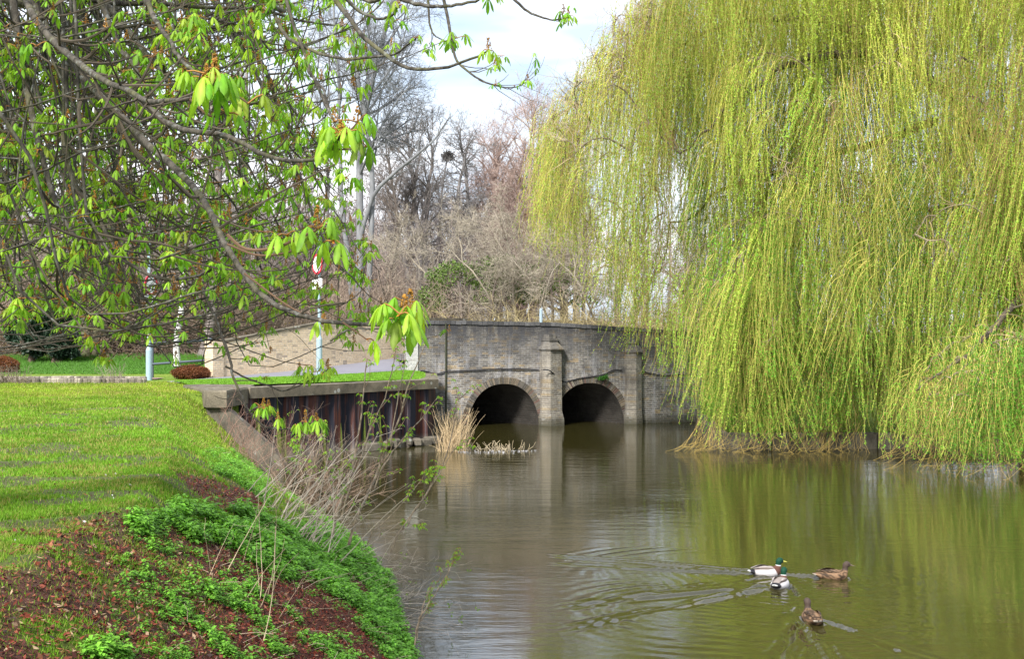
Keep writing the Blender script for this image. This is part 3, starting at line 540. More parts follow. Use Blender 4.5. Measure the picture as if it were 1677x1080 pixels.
# sprawling pale bush-trees over the bridge
for k, (px, Y, top, lab, lean) in enumerate(((850, 60, 335, 'pale grey sprawling bare tree leaning left above the parapet', -22), (935, 61, 370, 'pale sprawling bare tree behind the bridge, nearest the trailing willow', 12), (770, 63, 385, 'low pale thicket tree just above the left end of the parapet', -20), (1010, 60, 390, 'pale bare tree seen through the leftmost willow curtain', 10))):
    b = GP(px, Y, -.2); tr = [tb(px, Y, [(px+lean*.6, 470, -1), (px+lean, 400, -1), (px+lean*1.6, top, -1)]), tb(px-8, Y, [(px-60, 470, -2), (px-100, 420, -2), (px-130, 385, -2)]), tb(px+8, Y, [(px+50, 470, -1), (px+85, 430, -1), (px+110, 400, -1)])]
    bare_tree('pale_tree', lab, 'tree', b, 6, 30+k, trunks=tr, r0=.085, col=PALE, counts=(36, 260, 1500, 5200), style='low', spread=.62, rt=.008, group='pale sprawling trees behind the bridge')
def thicket(name, label, cat, x0, x1, Y0, Y1, h, n, seed, col, zoff=0, spread=.8, kind='stuff', rt=.012, arch=0.):
    rng = np.random.RandomState(seed); px = rng.uniform(x0, x1, n); Y = rng.uniform(Y0, Y1, n); x = (px-CX)/F*Y; z = land_z(x, Y)-.1+zoff
    hh = (h if np.ndim(h) == 0 else np.interp(px, h[0], h[1]))*rng.uniform(.45, 1.0, n); d = nrm(np.stack([rng.normal(size=n)*spread, rng.normal(size=n)*spread, np.ones(n)], -1)); p = np.stack([x, Y, z], -1); pts = [p]
    for k in range(5): d = nrm(d+rng.normal(size=(n, 3))*.25+np.array([0, 0, -arch*k*.15])); pts.append(pts[-1]+d*(hh/5)[:, None])
    st = (np.stack(pts, 1), np.full((n, 6), rt*1.6)*np.linspace(1.2, .5, 6)); a = Acc(); add_tubes(a, st, 3, col, rng, .35)
    l2 = grow(st, n*3, rng, 4, (.15, 1), (25, 80), (.35, .7), 0, .25, .7, .5, rt*.8); add_tubes(a, l2, 3, np.array(col)*1.05, rng, .4)
    l3 = grow(l2, n*5, rng, 3, (.15, 1), (25, 80), (.5, .9), 0, .25, .7, .6, rt*.6); add_tubes(a, l3, 3, np.array(col)*1.15, rng, .4)
    return tag(a.build(name, M_twig), label, cat, kind=kind)
thicket('undergrowth', 'brown tangled undergrowth filling the wood behind the far lawn', 'undergrowth', -60, 720, 58, 70, ([-60, 400, 560, 720], [6.5, 5.5, 5.5, 5.0]), 3400, 40, (.24, .185, .145))
thicket('undergrowth', 'deeper brown scrub further back in the wood on the left', 'undergrowth', -120, 780, 74, 92, 11, 2600, 41, (.24, .195, .175), rt=.016, spread=.4)
thicket('bramble_thicket', 'tan and olive bramble thicket behind the bridge parapet', 'thicket', 640, 1420, 55, 62, ([640, 760, 1000, 1180, 1420], [3.4, 3.6, 4.2, 4.8, 4.2]), 4200, 42, (.30, .25, .13), spread=1.3, arch=.8)
rng = np.random.RandomState(44)
def ivy(name, label, blobs, Y, n, cols, cat='shrub', size=(.12, .22)):
    a = Acc(); base = GP(blobs[0][0], Y); o = empty(name, base, label=label, cat=cat)
    for (px, py, rx, ry, f) in blobs:
        c = P(px, py, Y); k = int(n*f); d = nrm(rng.normal(size=(k, 3)))*rng.uniform(.3, 1, (k, 1))**.5*np.array((rx*Y/F, min(rx, ry)*Y/F, ry*Y/F)); p = c+d; kk = fbm(p[:, 0]*2+p[:, 1], p[:, 2]*2, .9, 5) > .42; leaves_at(a, p[kk], rng, size, .75, cols)
    a.build('foliage', M_ever, o); return o
def stems(o, lst, r, col, name='trunk'):
    a = Acc()
    for pts in lst: tube1(a, pts, [r*1.5, r, r*.8, r*.6], 9, col, res=12)
    a.build(name, M_bark_far, o, smooth=True)
o = ivy('evergreen_shrub', 'olive green ivy clad shrub among the twigs, left above the parapet', [(745, 455, 50, 30, .35), (820, 440, 45, 26, .25), (790, 480, 45, 20, .2), (710, 490, 30, 25, .2), (860, 470, 40, 30, .2)], 60.5, 6500, ((.07, .13, .02), (.18, .28, .05)), size=(.08, .15))
stems(o, [[GP(760, 59.5, -.2), P(755, 500, 59.5), P(750, 460, 59.5)], [GP(800, 59.5, -.2), P(805, 500, 59.5), P(815, 450, 59.5)]], .08, BRN)
o = ivy('evergreen_shrub', 'olive green ivy clad shrub behind the middle buttress, above the parapet', [(900, 450, 50, 30, .4), (950, 480, 50, 25, .3), (870, 480, 40, 20, .3)], 61.5, 3800, ((.07, .13, .02), (.18, .26, .05)), size=(.08, .15))
stems(o, [[GP(905, 60.5, -.2), P(905, 500, 60.5), P(900, 455, 60.5)]], .08, BRN)
# holly / ivy trees on the left
o = ivy('holly_tree', 'dark evergreen tree with twin rounded lobes at the far left edge of the lawn', [(55, 560, 26, 26, .3), (100, 555, 28, 32, .35), (75, 515, 42, 32, .35), (120, 570, 16, 16, .06), (25, 545, 16, 20, .08)], 54, 26000, ((.008, .028, .012), (.025, .06, .028)), 'tree', (.10, .2))
stems(o, [[GP(50, 54, -.2), P(52, 585, 54), P(56, 555, 54)], [GP(88, 54, -.2), P(92, 585, 54), P(100, 550, 54)], [GP(98, 54, -.2), P(96, 590, 54), P(94, 560, 54)]], .17, (.13, .09, .07))
# individual trees of the left wood
LW = [(22, 66, 40, .3, DRK, 'dark trunked bare tree rising behind the left edge of the evergreen'), (142, 58, 60, .26, (.14, .13, .08), 'mossy bare tree just right of the dark evergreen'), (166, 60, 30, .24, (.16, .14, .10), 'bare tree with a thick stump-like foot between evergreen and lamp post'), (214, 72, 120, .22, BRN, 'slim brown bare tree left of the first signpost'), (330, 57, 20, .30, (.22, .19, .18), 'purplish grey bare tree standing over the clipped brown bush'),
      (375, 70, 130, .25, BRN, 'bare brown tree behind the left end of the buff wall'), (430, 66, 50, .32, (.23, .20, .19), 'stout pinkish grey bare tree behind the buff wall'), (480, 76, 150, .25, BRN, 'bare brown tree behind the second signpost'), (545, 80, 140, .22, GREY, 'thin grey bare tree close left of the largest grey tree'), (640, 70, 240, .2, BRN, 'small bare brown tree under the arching grey bough'), (268, 64, 140, .22, DRK, 'dark leaning bare tree behind the railings')]
for k, (px, Y, top, r, col, lab) in enumerate(LW):
    b = GP(px, Y, -.2); rng2 = np.random.RandomState(60+k); t = P(px+rng2.uniform(-25, 25), top, Y); H = t[2]-b[2]
    tr = [[b, b*(.7)+t*.3+(rng2.normal()*.3, 0, 0), b*.4+t*.6+(rng2.normal()*.5, 0, 0), t]]
    if k in (1, 2, 6): tr.append([b+(.25, 0, 0), b+(.6, .3, H*.25), b+(1.2, .4, H*.5), b+(1.5, .5, H*.85)])
    bare_tree('bare_tree', lab, 'tree', b, H, 70+k, trunks=tr, r0=r, col=col, counts=(30, 220, 1000, 3000), spread=.45, crown_lo=.12, rt=.008, group='bare trees of the left wood')
# birch
b = GP(288, 52, -.2); o = bare_tree('birch_tree', 'white barked birch leaning right behind the railings', 'tree', b, 10, 90, trunks=[[b, P(292, 560, 52), P(299, 490, 52), P(303, 420, 52), P(310, 300, 52), P(322, 150, 52)]], r0=.16, col=(.2, .16, .14), tcol=(.62, .60, .57), counts=(26, 150, 700, 1800), spread=.4, crown_lo=.35)
mb = Mat('birch_bark', .8); ob = mb.obj(); mb.color(mb.mix(mb.ramp(mb.noise(mb.mapping(ob, (2, 2, 6)), 2.4, 4, .7), [(.53, 0.0), (.58, .85)]), (.66, .64, .62), (.05, .045, .04)))
for c in o.children:
    if c.name.startswith('trunk'): c.data.materials.clear(); c.data.materials.append(mb.m)
# far wood as one mass
def far_wood():
    rng = np.random.RandomState(99); a = Acc(); n = 230; px = np.concatenate([rng.uniform(-150, 640, 150), rng.uniform(640, 1900, 80)]); Y = rng.uniform(92, 125, n); x = (px-CX)/F*Y; z = land_z(x, Y)
    H = np.interp(px, [-150, 500, 620, 700, 800, 900, 1100, 1900], [12, 12, 12, 12, 13, 15, 13, 12])*rng.uniform(.75, 1.05, n)
    p0 = np.stack([x, Y, z], -1); T = np.stack([p0+np.array([[0, 0, 1]])*(H*t)[:, None]+np.cumsum(rng.normal(size=(n, 3))*.25, 0)*0+rng.normal(size=(n, 3))*.2*t for t in np.linspace(0, 1, 7)], 1); RR = (H*.014)[:, None]*np.linspace(1.2, .15, 7)
    add_tubes(a, (T, RR), 5, (.18, .165, .16), rng); l1 = grow((T, RR), n*16, rng, 5, (.15, .97), (25, 65), (.22, .42), .4, .12, .5, .3, .02); l2 = grow(l1, n*60, rng, 4, (.2, 1), (25, 60), (.4, .7), .3, .18, .6, .4, .016); l3 = grow(l2, n*190, rng, 3, (.1, 1), (20, 60), (.5, .9), .1, .2, .7, .5, .013)
    for l in (l1, l2, l3): add_tubes(a, l, 3, (.21, .18, .17), rng, .3)
    tag(a.build('far_wood', M_twig), 'distant mass of bare grey brown trees closing the view behind everything', 'woodland', kind='stuff')
far_wood()
rng = np.random.RandomState(45)
a = Acc(); n = 26000; px = rng.uniform(-60, 700, n); Y = rng.uniform(54, 72, n); x = (px-CX)/F*Y; z = land_z(x, Y)+rng.uniform(0, 1, n)**2*3.0; kk = fbm(x, z*1.5+Y, .5, 4) > .5
leaves_at(a, np.stack([x, Y, z], -1)[kk], rng, (.08, .18), .6, ((.13, .08, .05), (.22, .17, .10))); tag(a.build('leaf_litter', M_leaf), 'dead leaves and dull foliage caught in the undergrowth', 'leaf litter', kind='stuff')

# ------------------------------------------------------------------ street furniture on the far side
def ell(acc, c, r, n=24, rot=None, z0=None, col=(.5, .5, .5), mat=0, th=.01, inner=0.):
    """disc (or ring) in the local xz plane facing -y, turned by rot about z"""
    t = np.linspace(0, 2*math.pi, n, endpoint=False); M = np.array([[math.cos(rot), -math.sin(rot), 0], [math.sin(rot), math.cos(rot), 0], [0, 0, 1]])
    V = []
    for y in (-th/2, th/2):
        for rr in ((inner, r) if inner else (r,)): V.append(np.stack([np.cos(t)*rr, np.full(n, y), np.sin(t)*rr], -1))
    V = np.array(V); L_ = V.shape[0]; W = V.reshape(-1, 3)@M.T+np.array(c); j = np.arange(n); k = (j+1) % n
    if inner:
        F_ = np.concatenate([np.stack([j, k, n+k, n+j], -1), np.stack([2*n+j, 3*n+j, 3*n+k, 2*n+k], -1), np.stack([n+j, n+k, 3*n+k, 3*n+j], -1), np.stack([j, 2*n+j, 2*n+k, k], -1)]); acc.add(W, F_, col, mat)
    else:
        acc.add(W, np.stack([j, k, n+k, n+j], -1), col, mat); acc.add(W[:n], [list(range(n))], col, mat); acc.add(W[n:], [list(range(n))[::-1]], col, mat)
def signpost(px, py, Y, ytop, ythick, ysign, yplate, rot, label, rd=.34):
    b = P(px, py, Y); o = empty('signpost', b, label=label, cat='signpost', group='blue grey signposts by the road')
    z1, z2 = P(px, ythick, Y)[2], P(px, ytop, Y)[2]; a = Acc(); tube1(a, [b-(0, 0, .3), (b[0], b[1], z1)], .10, 16); tube1(a, [(b[0], b[1], z1-.001), (b[0], b[1], z1+.12)], [.10, .055], 16); a.build('base', M_pole, o, smooth=True)
    a = Acc(); tube1(a, [(b[0], b[1], z1+.05), (b[0], b[1], z2)], [.055, .045], 14); tube1(a, [(b[0], b[1], z2), (b[0], b[1], z2+.03)], [.055, .02], 14); a.build('pole', M_pole, o, smooth=True)
    nv = np.array((math.sin(rot), -math.cos(rot), 0)); cs = np.array((b[0], b[1], P(px, ysign, Y)[2]))+nv*.075
    a = Acc(); ell(a, cs, rd*.80, 32, rot, th=.02); sf = a.build('sign_face', M_white, o); a = Acc(); ell(a, cs+nv*.004, rd, 32, rot, th=.022, inner=rd*.80); q = a.build('sign_rim', M_red, o); q.parent = sf
    a = Acc(); ell(a, cs-nv*.016, rd*.99, 32, rot, th=.01); box(a, cs-nv*.05, (.16, .06, .06), rz=rot); a.build('sign_back', M_signback, o)
    cp = np.array((b[0], b[1], P(px, yplate, Y)[2]))+nv*.075; a = Acc(); box(a, cp, (rd*1.9, .02, .40), rz=rot, bev=.009); a.build('sign_plate', M_white, o)
    a = Acc(); box(a, cp-nv*.05, (.16, .07, .05), rz=rot); a.build('clamp', M_signback, o); return o
signpost(244, 623, 40, 380, 574, 467, 494, R(70), 'blue grey signpost on the lawn corner beside the railings')
signpost(523, 609, 40.5, 372, 556, 433, 466, R(-52), 'blue grey signpost standing on the road verge before the buff wall')
o = empty('railing', P(250, 622, 42), label='two bar grey metal railing between the signpost and the end of the buff wall', cat='railing')
for y0, y1 in ((563, 557.5), (597, 590)): a = Acc(); tube1(a, [P(248, y0, 42), P(347, y1, 42.3)], .045, 10); a.build('rail', M_rail, o, smooth=True)
for px in (249, 345): a = Acc(); b = P(px, 620, 42.15); box(a, (b[0], b[1]+.03, b[2]+.65), (.09, .07, 1.5), bev=.01); a.build('post', M_rail, o)
b = P(886, 540, 51.5); o = empty('marker_post', b, label='slim blue grey post standing up behind the bridge parapet', cat='post'); a = Acc(); tube1(a, [b-(0, 0, 1.1), P(886, 508, 51.5)], .065, 14); a.build('shaft', M_pole, o, smooth=True); a = Acc(); tube1(a, [P(886, 508.2, 51.5), P(886, 505, 51.5)], [.075, .03], 14); a.build('cap', M_pole, o, smooth=True)
def clipped_bush(px, py, Y, rx, ry, label, seed):
    rng = np.random.RandomState(seed); c = P(px, py, Y); o = empty('clipped_bush', (c[0], c[1], gz(c[0], c[1])), label=label, cat='bush', group='low russet clipped bushes'); n = 9000
    d = nrm(rng.normal(size=(n, 3))); bump = 1+.16*(fbm(d[:, 0]*3+seed, d[:, 2]*3+d[:, 1]*2, 1, seed)-.5)*2; p = d*(rng.uniform(.8, 1, (n, 1)))*bump[:, None]*np.array((rx*Y/F, rx*Y/F*.7, ry*Y/F)); p[:, 2] = np.maximum(p[:, 2], -ry*Y/F*.9)
    a = Acc(); leaves_at(a, c+p, rng, (.04, .08), .5, ((.16, .055, .03), (.34, .15, .07))); a.build('foliage', M_leaf, o)
    a = Acc(); m_ = 260; e = p[rng.choice(n, m_)]+c; s = np.array((c[0], c[1], gz(c[0], c[1])))+rng.normal(size=(m_, 3))*(.15, .1, 0); add_tubes(a, (np.stack([s, (s+e)/2+rng.normal(size=(m_, 3))*.04, e], 1), np.full((m_, 3), .006)), 3, (.12, .07, .05), rng); a.build('twigs', M_twig, o)
clipped_bush(313, 611, 41.2, 32, 12, 'low russet clipped bush below the railings', 3); clipped_bush(4, 601, 47, 26, 17, 'rounded brown clipped bush at the left edge of the photo', 4)
b = GP(16, 52); o = empty('notice_board', b, label='small blue panel on a post behind the brown bush at the left edge', cat='notice board'); a = Acc(); box(a, P(16, 594, 52), (.5, .35, .04), bev=.01); a.build('panel', plain('faded_blue', (.10, .16, .30), .5), o); a = Acc(); box(a, (b[0], b[1], (b[2]+P(16, 594, 52)[2])/2), (.06, .06, P(16, 594, 52)[2]-b[2])); a.build('post', M_rail, o)
# stone edging and dry clump at left
o = empty('stone_edging', P(140, 632, 37), label='low rough line of pale stones across the back of the lawn', cat='kerb'); rng = np.random.RandomState(8); a = Acc()
for x in np.arange(-20, 236, 5.2):
    for rw in range(2):
        Y = 37.6+rw*.35+rng.uniform(-.06, .06); p = GP(x+rng.uniform(-1, 1), Y, .06+rw*.05); box(a, p, (.1+rng.uniform(0, .1), .25, .2), rz=rng.uniform(-.4, .4), bev=.03, col=np.array((.27, .235, .19))*rng.uniform(.4, 1.4))
a.build('stones', attr_mat('pale_stone', .95, .3, 15, .01), o)
rng = np.random.RandomState(12)
def bare_shrub(name, label, bases, n, length, lean, seed, col, spread=.35, r=.006, K=8, twigs=3, arch=.0, leaf=0, group=None, cat='shrub', lcol=((.16, .33, .03), (.28, .45, .06))):
    rng = np.random.RandomState(seed); bases = np.array(bases, float); i = rng.uniform(0, len(bases)-1, n); k = np.minimum(i.astype(int), max(len(bases)-2, 0)); f = (i-k)[:, None]; b = bases[k]*(1-f)+bases[np.minimum(k+1, len(bases)-1)]*f+rng.normal(size=(n, 3))*(.10, .10, 0)
    b[:, 2] = np.maximum(land_z(b[:, 0], b[:, 1]), -.1)-.05; d = nrm(np.array(lean)+rng.normal(size=(n, 3))*spread); ln = rng.uniform(length[0], length[1], n); pts = [b]
    for j in range(K-1): d = nrm(d+rng.normal(size=(n, 3))*.07+np.array((0, 0, -arch/K))); pts.append(pts[-1]+d*(ln/(K-1))[:, None])
    pp_ = np.stack(pts, 1); st = (pp_, r*rng.uniform(.6, 1.3, n)[:, None]*np.linspace(1, .35, K)); o = empty(name, b[0], label=label, cat=cat, group=group); a = Acc(); add_tubes(a, st, 5, col, rng, .35); a.build('stems', M_straw, o)
    if twigs:
        l2 = grow(st, n*twigs, rng, 5, (.3, 1), (20, 60), (.2, .45), .2, .16, .6, .4, r*.4); l3 = grow(l2, n*twigs, rng, 4, (.2, 1), (25, 60), (.4, .8), .1, .2, .7, .5, r*.3); a = Acc(); add_tubes(a, l2, 3, col, rng, .35); add_tubes(a, l3, 3, col, rng, .35); a.build('twigs', M_straw, o)
        if leaf:
            e = np.concatenate([l2[0][:, -1], l3[0][:, -1], l3[0][:, 2]]); e = e[rng.choice(len(e), leaf)]; e = np.repeat(e, 4, 0)+rng.normal(size=(leaf*4, 3))*.008; a = Acc(); leaves_at(a, e, rng, (.02, .045), .55, lcol); a.build('buds', M_leaf, o)
    return o
bare_shrub('dry_clump', 'tangled dead stalks by the stone edging at the far left', [GP(-5, 37), GP(45, 37)], 160, (.3, .7), (.1, 0, .6), 13, (.20, .16, .12), .6, .008, twigs=4)
bare_shrub('bare_shrub', 'thin bare twiggy shrub on the lawn left of the first signpost', [GP(178, 37.3), GP(200, 37.3)], 34, (.5, 1.1), (.0, 0, 1), 14, (.26, .21, .17), .45, .006, twigs=4)

# ------------------------------------------------------------------ behind the willow: parked car, blue board, hedge
def car():
    c0 = P(1395, 625, 58); z0 = gz(c0[0], c0[1]); o = empty('parked_car', (c0[0], c0[1], z0), label='silver hatchback half hidden behind the willow curtain on the far bank', cat='car')
    prof = [(-2.05, .35), (-2.08, .62), (-1.95, .92), (-1.55, 1.38), (-1.1, 1.48), (.1, 1.46), (.85, 1.0), (1.75, .85), (2.02, .62), (2.0, .33)]; pr = smooth_line(prof, 28)[:, :2]; V = []; n = len(pr)
    for y, s in ((-.82, .93), (-.80, 1.0), (-.5, 1.03), (.5, 1.03), (.80, 1.0), (.82, .93)):
        for x, z in pr: V.append((c0[0]+x*(.97 if s < 1 else 1), c0[1]+y*(1 if z < .95 else .82), z0+.33+(z-.33)*s))
    V = np.array(V); a = Acc(); q = [(l*n+j, l*n+j+1, l*n+n+j+1, l*n+n+j) for l in range(5) for j in range(n-1)]; a.add(V, q); a.add(V[:n], [list(range(n))]); a.add(V[-n:], [list(range(n))[::-1]]); a.build('body', M_silver, o, smooth=False)
    for x0, x1, x2, x3 in ((-1.45, -.38, -.38, -1.15), (-.3, .62, .12, -.3)):
        a = Acc(); y = c0[1]-.845; a.add([(c0[0]+x0, y, z0+.97), (c0[0]+x1, y, z0+.97), (c0[0]+x2, y+.12, z0+1.38), (c0[0]+x3, y+.12, z0+1.38), (c0[0]+x0, y+.1, z0+.97), (c0[0]+x1, y+.1, z0+.97), (c0[0]+x2, y+.2, z0+1.38), (c0[0]+x3, y+.2, z0+1.38)], [(0, 1, 2, 3), (4, 7, 6, 5), (0, 4, 5, 1), (1, 5, 6, 2), (2, 6, 7, 3), (3, 7, 4, 0)]); a.build('window', M_glass, o)
    for x in (-1.3, 1.25):
        for y in (-.75, .75):
            w = Acc(); p = np.array((c0[0]+x, c0[1]+y, z0+.31)); ell(w, p, .31, 24, 0, th=.2, inner=.19); wo = w.build('wheel', M_black, o); w = Acc(); ell(w, p, .185, 20, 0, th=.21); q = w.build('rim', M_silver, None); q.data.transform(__import__('mathutils').Matrix.Translation(-np.array(o.location))); q.parent = wo
    a = Acc(); box(a, (c0[0]+1.93, c0[1]-.72, z0+.68), (.22, .22, .14), bev=.03); a.build('headlight', M_white, o)
car()
b = P(1424, 600, 55); z0 = gz(b[0], b[1]); o = empty('blue_sign', (b[0], b[1], z0), label='blue information sign on two posts glimpsed through the willow', cat='sign')
for px in (1405, 1443):
    p = P(px, 497, 55); a = Acc(); box(a, (p[0], p[1]+.04, (z0+p[2])/2), (.07, .05, p[2]-z0)); a.build('post', M_rail, o)
a = Acc(); box(a, P(1410, 497, 55), (.46, .03, .42), bev=.008); box(a, P(1440, 493, 55), (.40, .03, .26), bev=.008); a.build('panel', M_blue, o)
o = ivy('hedge', 'green hedge along the far bank behind the willow', [(px, 600, 60, 34, .09) for px in range(980, 1800, 55)], 66, 42000, ((.06, .14, .02), (.16, .28, .05)), 'hedge', (.10, .2)); stems(o, [[GP(px, 66, -.2), P(px, 610, 66), P(px+3, 600, 66)] for px in range(1200, 1800, 30)], .03, BRN)
for k, (px, Y, lab) in enumerate(((1130, 66, 'bare tree behind the gap between the two left willow curtains'), (1290, 70, 'bare tree behind the middle of the willow'), (1480, 68, 'bare tree behind the right half of the willow'), (1640, 72, 'bare tree behind the right edge of the willow'))):
    b = GP(px, Y, -.2); bare_tree('bare_tree', lab, 'tree', b, 11, 110+k, r0=.22, col=(.24, .21, .17), counts=(26, 160, 700, 2000), spread=.6, crown_lo=.1, group='bare trees behind the willow')
# ------------------------------------------------------------------ weeping willow
def willow():
    rng = np.random.RandomState(200); o = empty('weeping_willow', (17.8, 41.5, .5), label='huge weeping willow in fresh yellow green leaf trailing into the river', cat='tree')
    Hx = lambda x: np.interp(x, [.6, 1.4, 2.4, 3.4, 4.6, 7, 9, 22], [9.6, 10.8, 12.3, 13.4, 15.0, 16.5, 17.2, 17.5])
    scaf = [smooth_line([(17.8, 41.5, .2), (17.2, 41, 4), (16.2, 40.6, 7.5), (14.0, 40.2, 10.5), (11.5, 39.8, 12.6), (8.5, 39.5, 13.6), (5.5, 39.2, 13.2), (3.6, 39, 12.0)], 40),
            smooth_line([(17.2, 41, 4), (18.5, 41.5, 8), (18, 41, 12), (16.5, 40, 15.5), (13, 39.5, 16.8)], 24), smooth_line([(16.8, 40.8, 5.2), (15, 38, 6.8), (12.5, 36.2, 7.4), (10.2, 35.4, 6.6)], 22),
            smooth_line([(17.0, 40.9, 4.5), (16, 37, 5.2), (14.6, 33.8, 4.6), (12.4, 31.8, 3.2), (10.9, 31.2, 2.5)], 24), smooth_line([(14.0, 40.2, 10.5), (11, 42, 9.5), (8, 43, 8.6), (6, 43, 7.4)], 22), smooth_line([(11.5, 39.8, 12.6), (9, 37.5, 11.8), (6.6, 36.6, 10.4), (5.0, 36.6, 8.6)], 22)]
    for s in scaf: w_ = np.cumsum(rng.normal(size=s.shape)*.09, 0); s += w_-w_[:1]
    nodes = [tuple(p) for s in scaf for p in s]
    # tress tops
    T = []
    def tier(n, xr, yr, zf, lf, k=18, sp=.32):
        for _ in range(n):
            x = rng.uniform(*xr); y = rng.uniform(*yr); T.append((x, y, zf(x), lf(x, zf), k, sp))
    for _ in range(560):
        x = rng.uniform(1.0, 19)**1.0; y = rng.uniform(34.5, 44.5); H = Hx(x)-.05*(y-39.5)**2
        if rng.uniform() < .5: z = H-abs(rng.normal())*.9
        else: z = rng.uniform(max(4.2, 8.0-(x-1)*.9) if x < 6 else 3.6, H)
        T.append((x, y, z))
    for _ in range(110): x = rng.uniform(5.6, 19); T.append((x, rng.uniform(34.5, 38), rng.uniform(2.6, 5.5)))
    for _ in range(90): x = rng.uniform(10.4, 17.5); T.append((x, rng.uniform(29.2, 33.0), min(rng.uniform(1.8, 4.4), 1.6+(x-10.2)*.9)))
    for _ in range(40): x = rng.uniform(6.3, 8.6); T.append((x, rng.uniform(36.3, 38.5), rng.uniform(1.6, 5.0)))
    for _ in range(170): x = rng.uniform(7, 19.5); y = rng.uniform(41, 45); T.append((x, y, rng.uniform(6.5, Hx(x)-.5)))
    for _ in range(150): x = rng.uniform(6, 19); T.append((x, rng.uniform(33.5, 36.5), rng.uniform(5, 12)))
    for _ in range(46): x = rng.uniform(1.2, 6.5); T.append((x, rng.uniform(37, 41), Hx(x)-rng.uniform(0, 2.6)))
    T = np.array(T); T = T[(T[:, 2] > 1.0)]; T = T[rng.uniform(size=len(T)) < np.interp(T[:, 0], [.8, 2.5, 5, 6], [.5, .6, .85, 1])]
    ctr = np.array((15.5, 40.2, 11)); order = np.argsort(np.linalg.norm(T[:, :3]-ctr, axis=1)); N = [np.array(p) for p in nodes]; NP = np.array(N); par = [-1]*len(N); br = []
    used = []
    for t in order:
        p = T[t, :3]; dd = np.linalg.norm(NP-p, axis=1)+np.maximum(0, p[2]-NP[:, 2]-.8)*1.2; j = int(np.argmin(dd)); a_ = NP[j]; dlt = p-a_; Ld = np.linalg.norm(dlt); up = np.array((0, 0, Ld*.22))
        pts = [a_, a_+dlt*.33+up*.9+rng.normal(size=3)*Ld*.06, a_+dlt*.7+up*.8+rng.normal(size=3)*Ld*.06, p]; pts = smooth_line(pts, 8); br.append((pts, Ld)); NP = np.concatenate([NP, pts[2::2]])
    a = Acc()
    for k, s in enumerate(scaf): tube1(a, s, [.40, .27, .14, .03] if k == 0 else [.15, .11, .07, .02], 12, (.085, .065, .05))
    a.build('trunk', M_bark, o, smooth=True)
    Bp = np.array([b_[0] for b_ in br]); Br = np.array([np.linspace(min(.05, .014+b_[1]*.012), .008, 8) for b_ in br]); a = Acc(); add_tubes(a, (Bp, Br), 5, (.20, .165, .11), rng, .3)
    tw = grow((Bp, Br), 4200, rng, 6, (.3, 1), (20, 70), (.3, .8), .25, .2, .6, .4, .006); add_tubes(a, tw, 3, (.26, .20, .12), rng, .45); fr = Bp[(Bp[:, -1, 1] < 38.5)]; ar = grow((fr, np.full(fr.shape[:2], .02)), 420, rng, 9, (.5, 1), (20, 60), (.7, 1.6), -1.4, .14, .6, .35, .007); ar = (ar[0][ar[0][:, :, 2].min(1) > .3], ar[1][ar[0][:, :, 2].min(1) > .3]); add_tubes(a, ar, 4, (.42, .33, .17), rng, .4)
    # bare wispy twigs over the top left shoulder
    sel = Bp[(Bp[:, -1, 0] < 8) & (Bp[:, -1, 2] > Hx(Bp[:, -1, 0])-2)]; w = grow((sel, np.full(sel.shape[:2], .02)), 1100, rng, 7, (.3, 1), (20, 80), (.5, 1.3), .5, .22, .6, .3, .006); add_tubes(a, w, 3, (.34, .28, .20), rng, .3); w2 = grow(w, 3400, rng, 6, (.2, 1), (20, 60), (.4, .9), -.3, .22, .6, .4, .005); add_tubes(a, w2, 3, (.36, .29, .19), rng, .3)
    a.build('branches', M_twig, o)
    # strands
    S = []; tid = []
    for t, (x, y, z) in enumerate(T[:, :3]):
        k = int(rng.randint(10, 26) if x > 3.2 else rng.randint(7, 16)); c = np.array((x, y, z)); S.append(c+rng.normal(size=(k, 3))*(.34, .34, .28)); tid += [t]*k
    S = np.concatenate(S); tid = np.array(tid); n = len(S); x = S[:, 0]
    low = np.interp(T[:, 0], [.8, 1.6, 2.6, 3.6, 4.6, 5.4, 6.0, 6.5], [6.6, 6.0, 5.4, 3.8, 2.8, 1.8, 1.0, .1])[tid]+rng.exponential(.35, n)*np.where(x < 5, 2.2, .8)+(rng.exponential(.5, len(T))[tid])*(x > 5)
    Tl = rng.uniform(2.2, 6.2, len(T))[tid]*rng.uniform(.6, 1.1, n); wb = np.where(S[:, 1] > 36.6, .15, .03)
    bot = np.maximum(S[:, 2]-Tl, np.maximum(low, wb)); ln = np.maximum(S[:, 2]-bot, .3)
    out = S[:, :2]-np.array((16.5, 40.5)); out = out/np.maximum(np.linalg.norm(out, axis=1, keepdims=True), .1); tdir = rng.normal(size=(len(T), 2))[tid]*.25+out*.5; K = 10; s = np.linspace(0, 1, K)
    sw = rng.normal(size=(len(T), 2))[tid]*.16+rng.normal(size=(n, 2))*.10; pts = np.zeros((n, K, 3))
    for k in range(K):
        u = s[k]; e = 1-np.exp(-u*4); pts[:, k, :2] = S[:, :2]+tdir*e[..., None]*np.minimum(ln, 2)[:, None]*.3+sw*(u**1.5)*np.minimum(ln, 3)[:, None]+.06*np.stack([np.sin(u*7+tid+S[:, 0]*9), np.cos(u*6+tid*1.7+S[:, 1]*7)], -1)*u**.7+.025*np.stack([np.sin(u*19+tid*2+S[:, 1]*5), np.cos(u*17+S[:, 0]*5)], -1)
        pts[:, k, 2] = S[:, 2]+.18*np.sin(u*math.pi)*(1-u)*np.minimum(ln, 1.5)-ln*u**1.12
    # ends that lie on the water drift out
    zz = pts[:, :, 2]; pts[:, :, 0] += np.where(zz < .35, (.35-zz)*rng.normal(size=(n, 1))*1.3, 0); pts[:, :, 1] -= np.where(zz < .3, (.3-zz)*1.0, 0)
